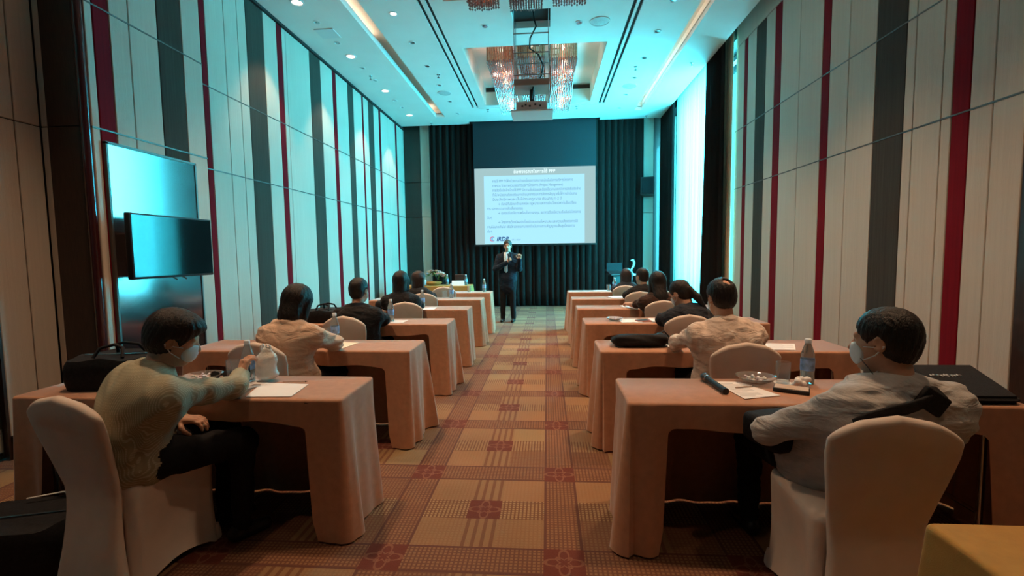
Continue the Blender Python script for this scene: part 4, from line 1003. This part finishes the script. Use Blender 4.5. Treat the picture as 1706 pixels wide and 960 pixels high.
# --- the presenter, standing
M_SUIT = cloth_mat('navy_suit', (.012, .018, .030)); TROU.node_tree  # trousers share the black cloth
PX, PY = -.83, 9.93
o, J = person('standing presenter in dark navy suit and pale tie speaking into a hand-held microphone', (PX, PY, .93), (PX+.01, PY-.03, 1.615), PI-.12, M_SUIT, 'short', hyaw=PI-.05, hpitch=-.02, h=.010, hh=.0065, hairm=HAIRG, jacket=True, stand=True, eyes=True, seed=16, wr=.004, shw=.19,
    arms={'R': ((PX-.25, PY-.06, 1.13), (PX+.02, PY-.24, 1.27), (.35, -.1, .6), (-.5, -.8, .2), 1.0), 'L': ((PX+.25, PY-.06, 1.13), (PX+.27, PY-.22, 1.33), (.05, -.1, .9), (.1, .9, .2), .9)})
L = J['L']; n, rt, up = J['n'], J['rt'], J['up']
def front(u, z, off): return np.array([PX, PY, z])+rt*u+n*off-L
M_SHIRT = cloth_mat('white_shirt', (.72, .75, .78)); M_TIE = cloth_mat('pale_tie', (.55, .66, .72))
b = MB(); prof = [(1.475, .05, .085), (1.42, .055, .118), (1.34, .05, .142), (1.25, .035, .150), (1.16, .014, .150), (1.10, .003, .150)]
b.add([front(s_*w_, z, of) for z, w_, of in prof for s_ in (-1, 0, 1)], [(3*i+j, 3*i+j+1, 3*i+j+4, 3*i+j+3) for i in range(5) for j in range(2)])
q = b.build('shirt_front', M_SHIRT, o, True); md = q.modifiers.new('t', 'SOLIDIFY'); md.thickness = .012
b = MB(); prof = [(1.465, .022, .105), (1.44, .016, .125), (1.34, .024, .156), (1.2, .034, .163), (1.08, .036, .163), (1.04, .001, .163)]
b.add([front(s_*w_, z, of+.006*(s_ == 0)) for z, w_, of in prof for s_ in (-1, 0, 1)], [(3*i+j, 3*i+j+1, 3*i+j+4, 3*i+j+3) for i in range(5) for j in range(2)])
q = b.build('tie', M_TIE, o, True); md = q.modifiers.new('t', 'SOLIDIFY'); md.thickness = .008
for s_ in (-1, 1):
    b = MB(); prof = [(1.485, .06, .085, .02), (1.42, .075, .125, .05), (1.33, .07, .152, .06), (1.22, .045, .158, .045), (1.12, .012, .157, .01)]
    b.add([front(s_*(w_+e*j), z, of-.012*j) for z, w_, of, e in prof for j in (0, 1)], [(2*i, 2*i+1, 2*i+3, 2*i+2) for i in range(4)])
    q = b.build('lapel', M_SUIT, o, True); md = q.modifiers.new('t', 'SOLIDIFY'); md.thickness = .01
mk = thing('microphone', 'black hand-held microphone in the hand of the standing presenter', 'microphone', (PX+.055, PY-.275, 1.25))
MB().tube([(0, 0, 0), (-.01, .02, .16)], [.012, .017], 12).build('handle', M_BLACKP, mk, True)
MB().lathe([(.001, -.026), (.018, -.018), (.025, 0), (.018, .02), (.001, .026)], 14, c=(-.012, .024, .18), cap=False).build('grille', mat('mic_mesh', (.1, .1, .1), .4, metal=.8, var=.3, scale=300), mk, True)
# ------------------------------------------------------------------ things on the tables
TZ = TH+.001
M_PET = mat('clear_bottle_plastic', (.80, .90, .93), .08, var=0, trans=.85, ior=1.25, spec=.6)
M_WATER = mat('water', (.80, .90, .92), .05, var=0, trans=.9, ior=1.2)
M_LABEL = mat('blue_bottle_label', (.22, .38, .66), .45, var=.5, scale=28)
M_GLASS = mat('drinking_glass', (.92, .95, .95), .04, var=0, trans=.92, ior=1.2, spec=.7)
M_CAPW = mat('bottle_cap', (.72, .76, .80), .4, var=0)
def make_bottle():
    t = thing('water_bottle', '', 'bottle', (0, 0, 0), 0, 'water bottles on the seminar tables')
    MB().lathe([(.001, .004), (.028, .0), (.033, .006), (.034, .03), (.0325, .05), (.034, .07), (.0325, .135), (.034, .15), (.031, .165), (.020, .20), (.0145, .215), (.0145, .226)], 22, cap=False).build('shell', M_PET, t, True)
    MB().lathe([(.001, .006), (.030, .005), (.0315, .03), (.031, .10), (.001, .101)], 18, cap=False).build('water', M_WATER, t, True)
    MB().lathe([(.0346, .072), (.0349, .08), (.0349, .128), (.0346, .134)], 22, cap=False).build('label', M_LABEL, t, True)
    MB().lathe([(.0165, .218), (.0165, .238), (.014, .241), (.001, .2415)], 16, cap=False).build('cap', M_CAPW, t, True)
    return t
b0 = make_bottle(); fst = True
for x, y, lb in ((-1.725, 2.56, 'with blue label beside the white plastic bag'), (-1.77, 3.78, 'with blue label beside the woman in beige blazer'), (-1.68, 4.93, 'on the table of the short-haired man in black on the TV side'),
                 (-1.68, 6.22, 'on the table of the black-haired woman in black'), (-1.56, 7.58, 'on the table of the brown-haired person'), (-1.18, 8.78, 'on the empty table nearest the flowers'),
                 (1.39, 2.60, 'half full before the man with the shoulder strap'), (1.24, 8.79, 'on the table nearest the lectern')):
    if fst: b0.location = (x, y, TZ); b0['label'] = 'clear water bottle '+lb; fst = False
    else: dup(b0, (x, y, TZ), random.uniform(0, 6), 'clear water bottle '+lb)
def make_glass():
    t = thing('drinking_glass', '', 'glass', (0, 0, 0), 0, 'drinking glasses on the seminar tables')
    MB().lathe([(.001, .001), (.031, .0), (.033, .01), (.036, .115), (.0345, .116), (.031, .014), (.001, .012)], 22, cap=False).build('tumbler', M_GLASS, t, True)
    MB().lathe([(.045, -.0005), (.045, .0012), (.001, .0013)], 20, cap=False).build('coaster', M_PAPER, t, True)
    return t
g0 = make_glass(); fst = True
for x, y, lb in ((-1.845, 2.60, 'beside the candy dish of the man in striped shirt'), (-1.86, 3.79, 'beside the bottle of the woman in beige blazer'), (-1.79, 4.97, 'beside the bottle of the short-haired man in black'),
                 (-1.68, 7.62, 'beside the bottle on the brown-haired person\'s table'), (-1.47, 8.79, 'on the empty table nearest the flowers'), (1.265, 2.60, 'empty, between candy dish and half full bottle'),
                 (1.37, 5.06, 'before the person with a ponytail'), (1.13, 8.79, 'on the table nearest the lectern')):
    if fst: g0.location = (x, y, TZ); g0['label'] = 'clear tumbler on paper coaster '+lb; fst = False
    else: dup(g0, (x, y, TZ), 0, 'clear tumbler on paper coaster '+lb)
def sheet_of(name, pts, label, cat='paper', z=TZ+.0015, th=.0018, m=M_PAPER, lines=0):
    cx = sum(p[0] for p in pts)/4; cy = sum(p[1] for p in pts)/4
    o = MB().prism([(x-cx, y-cy) for x, y in pts], th, 'z', 0).build(name, m, None, False, (cx, cy, z)); tag(o, label, cat)
    if lines:
        ux = Vector((pts[1][0]-pts[0][0], pts[1][1]-pts[0][1])); vx = Vector((pts[3][0]-pts[0][0], pts[3][1]-pts[0][1]))
        for k in range(lines):
            f = .12+.78*k/lines; e = .9 if k % 4 else .6; w_ = .010 if k % 6 else .016
            P = [Vector(pts[0])+ux*a+vx*(f+bb) for a, bb in ((.08, 0), (e, 0), (e, w_), (.08, w_))]
            MB().prism([(p.x-cx, p.y-cy) for p in P], .0003, 'z', th).build('print_line', mat('print_grey', (.35, .35, .38), .8, var=0), o)
    return o
def rectp(x, y, w_, d_, a): c, s_ = math.cos(a), math.sin(a); return [(x+c*u-s_*v, y+s_*u+c*v) for u, v in ((-w_/2, d_/2), (w_/2, d_/2), (w_/2, -d_/2), (-w_/2, -d_/2))]
sheet_of('paper_sheet', [(-1.62, 2.52), (-1.335, 2.50), (-1.31, 2.27), (-1.545, 2.26)], 'blank white paper sheet on the striped-shirt man\'s table near the aisle')
sheet_of('paper_sheet', rectp(-1.72, 2.44, .21, .28, -.5), 'white paper being written on under the hand of the striped-shirt man', z=TZ+.001)
sheet_of('paper_sheet', rectp(-1.66, 3.62, .20, .24, -.15), 'cream paper sheet before the woman in beige blazer', m=mat('cream_paper', (.80, .72, .56), .8, var=.02))
sheet_of('paper_sheet', rectp(-1.67, 4.93, .30, .20, .0), 'printed paper on the table of the short-haired man in black', lines=8)
sheet_of('paper_sheet', rectp(-1.58, 6.10, .21, .25, .1), 'white paper on the table of the black-haired woman')
sheet_of('paper_sheet', [(.90, 2.61), (1.04, 2.60), (1.14, 2.36), (.945, 2.30)], 'printed white form beside the microphone on the table', lines=14)
sheet_of('paper_sheet', [(1.66, 3.70), (1.87, 3.68), (1.76, 3.45), (1.57, 3.47)], 'printed white form on the table of the man in cream shirt', lines=10)
sheet_of('paper_sheet', rectp(.98, 3.64, .18, .24, .2), 'white paper under the hand of the man in cream shirt')
sheet_of('paper_sheet', rectp(.85, 4.93, .21, .25, .05), 'white paper between candy dish and wallet on the ponytail person\'s table')
sheet_of('paper_sheet', rectp(1.18, 4.92, .24, .25, .0), 'stack of printed paper before the person with a ponytail', th=.012, lines=6)
sheet_of('paper_sheet', rectp(1.08, 6.18, .22, .28, .1), 'white paper under the long-haired woman\'s forearm', th=.004)
sheet_of('paper_sheet', rectp(1.10, 7.50, .24, .28, .2), 'white paper on the table of the man in black jacket', th=.006)
sheet_of('paper_sheet', rectp(.98, 8.76, .24, .22, .0), 'white paper on the table nearest the lectern', th=.004)
def pencil(p0, p1, label):
    t = thing('pencil', label, 'pencil', (*p0, TZ+.008)); d = Vector((p1[0]-p0[0], p1[1]-p0[1], 0))
    MB().tube([d*.0, d*.9], .004, 6).build('shaft', mat('pencil_tan', (.55, .42, .35), .5, var=0), t)
    MB().tube([d*.9, d], [.004, .0006], 6).build('tip', M_BLACKP, t)
pencil((-1.50, 2.525), (-1.36, 2.535), 'slim pencil lying along the blank sheet on the striped-shirt man\'s table')
pencil((.97, 2.475), (1.075, 2.51), 'dark pencil lying across the printed form beside the microphone')
# notebook and small things of the first left table
nb_ = thing('notebook', 'open notebook with blue edge beside the candy dish on the left table', 'notebook', (-1.97, 2.40, TZ), .35)
MB().rbox((0, 0, .006), (.20, .15, .010), .003, 1).build('pages', M_PAPER, nb_); MB().rbox((.0, 0, .0015), (.21, .16, .003), .001, 1).build('cover', mat('blue_cover', (.12, .25, .40), .5, var=0), nb_)
gl_ = thing('sunglasses', 'folded dark sunglasses on the table of the man in striped shirt', 'sunglasses', (-1.92, 2.60, TZ), .3)
for s_ in (-1, 1):
    MB().lathe([(.001, -.002), (.024, -.002), (.026, 0), (.024, .003), (.001, .003)], 14, cap=False).build('lens', M_BLACKP, gl_, True, (s_*.032, 0, .027)).rotation_euler = (PI/2, 0, 0)
    MB().tube([(s_*.058, 0, .035), (s_*.058, .03, .03), (-s_*.03, .035+.006*s_, .012)], .003, 6).build('temple_arm', M_BLACKP, gl_, True)
MB().tube([(-.01, 0, .035), (.01, 0, .035)], .003, 6).build('bridge', M_CHROME, gl_)
def candy_dish(x, y, label, r=.10, n=16, sc=1.0):
    t = thing('candy_dish', label, 'dish', (x, y, TZ)); prof = [(.035, .0), (.05, .003), (.085, .022), (r, .036), (r+.003, .038), (r-.004, .036), (.08, .026), (.048, .008), (.001, .006)]
    MB().lathe([(a*sc, b*sc) for a, b in prof], 24, cap=False).build('bowl', M_GLASS, t, True)
    rnd = random.Random(int(x*100))
    for k in range(n):
        a = rnd.uniform(0, 6.28); q = rnd.uniform(0, .058)*sc; z = (.017+rnd.uniform(0, .016))*sc
        o = MB().rbox((0, 0, 0), (.02, .012, .010), .004, 1).build('candy', mat('candy_wrap_%d' % (k % 3), [(.80, .78, .84), (.62, .50, .55), (.75, .75, .7)][k % 3], .35, var=0), t, True, (q*math.cos(a), q*math.sin(a), z))
        o.rotation_euler = (rnd.uniform(-.5, .5), rnd.uniform(-.5, .5), a)
candy_dish(1.125, 2.60, 'clear glass dish of wrapped candies before the man with shoulder strap', n=22)
candy_dish(-2.01, 2.57, 'clear glass dish of wrapped candies before the man in striped shirt')
candy_dish(.70, 4.96, 'small glass dish on the table of the person with a ponytail', n=8, sc=.85)
# microphone on the right table
mk = thing('microphone', 'black hand-held microphone lying on the table beside the printed form', 'microphone', (.865, 2.64, TZ+.022)); dv = Vector((.02, -.265, -.006))
MB().tube([dv*.16, dv*.3, dv], [.020, .015, .017], 14).build('handle', M_BLACKP, mk, True)
MB().tube([(0, .02, 0), (0, .012, 0), dv*.03, dv*.12, dv*.17], [.008, .018, .025, .024, .019], 14).build('grille', mat('mic_mesh', (.1, .1, .1), .4, metal=.8, var=.3, scale=300), mk, True)
MB().tube([dv*.165, dv*.185], .0208, 14).build('ring', M_CHROME, mk, True)
# crumpled tissue, wallet with phone
F = Field(); rr = np.random.RandomState(4)
for k in range(12): F.ell(rr.uniform(-.028, .028, 3)*np.array([1.2, .9, .5])+np.array([0, 0, .022]), rr.uniform(.009, .02, 3), basis(rr.uniform(0, 6), rr.uniform(0, 6)), 0, .008)
v, f, tt = lot(F, .004, 0, 0, 0); v[:, 2] -= v[:, 2].min(); o = mesh_from([(v, f, tt)], 'tissue', [M_PAPER]); o.location = (1.325, 2.53, TZ); tag(o, 'crumpled white tissue beside the half full bottle', 'tissue')
wl_ = thing('wallet', 'tan wallet with dark edge on the table before the man with shoulder strap', 'wallet', (1.23, 2.44, TZ), -.5)
MB().rbox((0, 0, .010), (.16, .085, .018), .005, 2).build('shell', M_BLACKP, wl_, True); MB().rbox((0, 0, .0205), (.15, .078, .004), .0015, 1).build('tan_face', mat('tan_leather', (.55, .40, .30), .5, var=.05), wl_)
ph = thing('phone', 'dark phone with pink case on the ponytail person\'s table', 'phone', (.985, 4.90, TZ), .3)
MB().rbox((0, 0, .007), (.15, .085, .012), .005, 2).build('case', mat('pink_case', (.5, .2, .2), .5, var=0), ph, True); MB().rbox((-.01, 0, .0140), (.12, .075, .003), .001, 1).build('display', M_BLACKP, ph)
# white plastic carrier bag
F = Field(); F.cone((-.004, 0, .045), (.004, 0, .105), .058, .054, 0, .03, ((0, 1, 0), 1.2), 1).cone((.004, 0, .11), (.008, 0, .155), .045, .022, 0, .04, ((0, 1, 0), 1.5), 1).ell((.01, 0, .025), (.058, .045, .03), None, 0, .02, 1)
pbag = thing('plastic_bag', 'white plastic carrier bag with knotted handles standing beside the bottle', 'bag', (-1.625, 2.575, TZ))
v, f, tt = lot(F, .005, .004, 21, 0); v[:, 2] -= v[:, 2].min(); M_PBAG = mat('white_polythene', (.78, .76, .72), .4, var=.04, scale=30, bump=.4, bscale=60, trans=.15)
mesh_from([(v, f, tt)], 'pouch', [M_PBAG], pbag)
for s_ in (-1, 1): MB().tube([(s_*.012, 0, .15), (s_*.030, .004, .175), (s_*.028, 0, .205), (s_*.012, -.006, .215), (s_*.004, 0, .19), (s_*.006, 0, .155)], [.014, .010, .008, .007, .008, .012], 8, flat=.5).build('handle', M_PBAG, pbag, True)
# ---- bags
def soft_bag(name, label, loc, rz, size, handle=True, slope=0, m=M_BLACKF, zip_=True, strap=False):
    t = thing(name, label, 'bag', loc, rz); w_, d_, hh_ = size; F = Field()
    b = MB(); n = 10
    def fn(u, v):
        a = 2*PI*u; x = w_/2*math.copysign(abs(math.cos(a))**.35, math.cos(a)); y = d_/2*math.copysign(abs(math.sin(a))**.45, math.sin(a))
        bul = 1+.06*math.sin(PI*v)-.03*(v > .9); z = hh_*v*(1+slope*(y/d_)); return (x*bul, y*bul, z+.008*math.sin(x*23+y*31)*v)
    b.sheet(40, 8, fn, True); b.f.append(tuple(range(39, -1, -1))); b.f.append(tuple(40*7+k for k in range(40))); b.mi += [0, 0]
    b.build('body', m, t, True)
    if handle:
        for s_ in (-1, 1): MB().tube([(-w_*.18, s_*d_*.3, hh_), (-w_*.14, s_*d_*.2, hh_+.05), (0, s_*d_*.12, hh_+.065), (w_*.14, s_*d_*.2, hh_+.05), (w_*.18, s_*d_*.3, hh_)], .009, 8).build('handle', m, t, True)
    if zip_: MB().tube([(-w_*.44, 0, hh_*1.0+.004), (w_*.44, 0, hh_*1.0+.004)], .004, 6).build('zip', M_CHROME, t, True)
    return t
soft_bag('laptop_bag', 'black bag with steel zip on the table end behind the striped-shirt man', (-2.44, 2.49, TZ), .12, (.44, .30, .17))
soft_bag('briefcase', 'black briefcase lying on the table left of the short-haired man in black', (-2.42, 4.98, TZ), -.05, (.42, .30, .13))
soft_bag('briefcase', 'second black case with loose strap beside the short-haired man in black', (-2.10, 5.06, TZ), .1, (.22, .18, .17), False)
t = soft_bag('document_case', 'dark document case with white papers on the black-haired woman\'s table', (-2.10, 6.18, TZ), .0, (.36, .28, .10), False)
sheet_of('paper_sheet', rectp(-2.05, 6.16, .30, .22, .1), 'white papers lying on top of the dark document case', z=TZ+.115, th=.008)
# black bag slumped over the near edge of the second right table
F = Field(); F.ell((0, .05, .035), (.21, .13, .036), None, 0, .03, 1).cone((-.16, -.02, .045), (.17, -.02, .05), .045, .045, 0, .04, None, 1).cone((.16, .02, .05), (.19, .16, .05), .03, .02, 0, .03, None, 1)
hb = thing('slouch_bag', 'black slouching bag on the aisle end of the cream-shirt man\'s table', 'bag', (.695, 3.60, TZ))
v, f, tt = lot(F, .010, .008, 33, 0); v[:, 2] -= v[:, 2].min(); mesh_from([(v, f, tt)], 'body', [M_BLACKF], hb)
MB().tube([(.14, .10, .06), (.22, .16, .09), (.25, .10, .05), (.22, .02, .02)], .012, 8, flat=.5).build('strap', M_BLACKF, hb, True)
# sloping black laptop bag on the right end of the first right table
lb_ = thing('laptop_bag', 'flat black laptop bag with pale printed emblem on the table end by the right wall', 'bag', (1.86, 2.44, TZ))
P = [(-.30, -.19, .0), (.28, -.19, .0), (.36, .17, .0), (.0, .17, .0)]; hz_ = [.035, .035, .105, .105]
bmv = [(x, y, z) for x, y, z in P]+[(x, y, h_) for (x, y, z), h_ in zip(P, hz_)]
bm = bmesh.new(); vv = [bm.verts.new(p) for p in bmv]
for fc in ((3, 2, 1, 0), (4, 5, 6, 7), (0, 1, 5, 4), (1, 2, 6, 5), (2, 3, 7, 6), (3, 0, 4, 7)): bm.faces.new([vv[i] for i in fc])
bmesh.ops.bevel(bm, geom=bm.edges[:], offset=.014, segments=3, affect='EDGES'); me = bpy.data.meshes.new('body'); bm.to_mesh(me); bm.free(); me.materials.append(M_BLACKF); smooth_mesh(me, .6); link('body', me, lb_)
b = MB(); rnd = random.Random(5)
for k in range(9):
    x0 = .05+k*.016; y0 = .03+.006*math.sin(k*1.7); x1 = x0+.018; y1 = .03+.010*math.sin(k*2.3+1)
    b.tube([(x0, y0-.01, .078+.194*(y0-.03)+.0005), ((x0+x1)/2, y0+.012, .0785+.194*(y0-.02)), (x1, y1-.008, .078+.194*(y1-.03))], .004, 6, flat=.4)
o = b.build('emblem', mat('emblem_grey', (.45, .45, .46), .6, var=.2, scale=90), lb_); o['kind'] = 'stuff'
# black bag and cable on the floor at the far left
soft_bag('floor_bag', 'black bag slumped on the carpet left of the striped-shirt man\'s chair', (-2.52, 1.98, 0.0), .3, (.50, .36, .24), False)
o = MB().tube([(-2.62, 2.1, .26), (-2.48, 2.16, .27), (-2.38, 2.2, .16), (-2.34, 2.2, .03), (-2.28, 2.22, .006), (-2.18, 2.25, .006)], .004, 6).build('charger_cable', M_WHITE, None, True); tag(o, 'thin white charger cable hanging from the black floor bag', 'cable')
# ---- flowers and cards on the front table
fb = thing('flower_arrangement', 'low arrangement of pink and white flowers with green leaves on ochre table', 'flowers', (-2.62, 10.72, TH))
MB().lathe([(.10, 0), (.17, .03), (.2, .07), (.16, .09)], 18).build('basket', mat('orange_basket', (.45, .22, .05), .7, var=.2), fb, True)
rnd = random.Random(8); PET = [mat('petal_pink', (.80, .50, .46), .6, var=.1), mat('petal_white', (.82, .84, .84), .6, var=.05), mat('petal_peach', (.80, .62, .46), .6, var=.1), mat('petal_blue', (.50, .62, .80), .6, var=.1)]
M_LEAF = mat('leaf_green', (.06, .17, .05), .5, var=.3)
for k in range(46):
    a = rnd.uniform(0, 6.28); q = .30*math.sqrt(rnd.random()); z = .10+.16*(1-(q/.32)**2)+rnd.uniform(-.02, .02); c = Vector((q*1.15*math.cos(a), q*.7*math.sin(a), z))
    d = Vector((rnd.uniform(-1, 1), rnd.uniform(-1, 1), rnd.uniform(.1, 1))).normalized(); s_ = d.cross(Vector((0, 0, 1))).normalized()*.02; b = MB()
    b.add([c, c+d*.06+s_, c+d*.12, c+d*.06-s_, c+d*.06+Vector((0, 0, .008))], [(0, 1, 4), (1, 2, 4), (2, 3, 4), (3, 0, 4)]); b.build('leaf', M_LEAF, fb, True)
for k in range(26):
    a = rnd.uniform(0, 6.28); q = .30*math.sqrt(rnd.random()); z = .17+.16*(1-(q/.32)**2); c = Vector((q*1.15*math.cos(a), q*.7*math.sin(a), z)); rad = rnd.uniform(.05, .075); b = MB()
    for ly, (n_, rr_, zz) in enumerate(((7, 1.0, 0), (5, .65, .012), (3, .35, .02))):
        for j in range(n_):
            t_ = 2*PI*j/n_+ly; d = Vector((math.cos(t_), math.sin(t_), .35+.3*ly)).normalized(); s_ = Vector((-math.sin(t_), math.cos(t_), 0))*rad*.42*rr_
            b.add([c+Vector((0, 0, zz)), c+d*rad*rr_*.6+s_+Vector((0, 0, zz)), c+d*rad*rr_+Vector((0, 0, zz)), c+d*rad*rr_*.6-s_+Vector((0, 0, zz))], [(0, 1, 2, 3)])
    b.build('flower', PET[k % 4], fb, True)
o = MB().prism([(-.06, 0), (.06, 0), (0, .11)], .28, 'x', -.14).build('name_card', M_PAPER, None, False, (-2.02, 10.58, TH)); tag(o, 'folded white name card on the ochre front table', 'name card')
o = MB().rbox((0, 0, .12), (.24, .02, .24), .006, 1).build('menu_stand', mat('stand_brown', (.04, .022, .02), .5, var=0), None, False, (-2.02, 10.86, TH)); tag(o, 'dark upright stand behind the white name card', 'stand')
dup(b0, (-1.86, 10.72, TH+.001), 1, 'clear water bottle beside the name card on the ochre front table'); dup(b0, (-2.32, 10.82, TH+.001), 2, 'clear water bottle behind the flower arrangement')
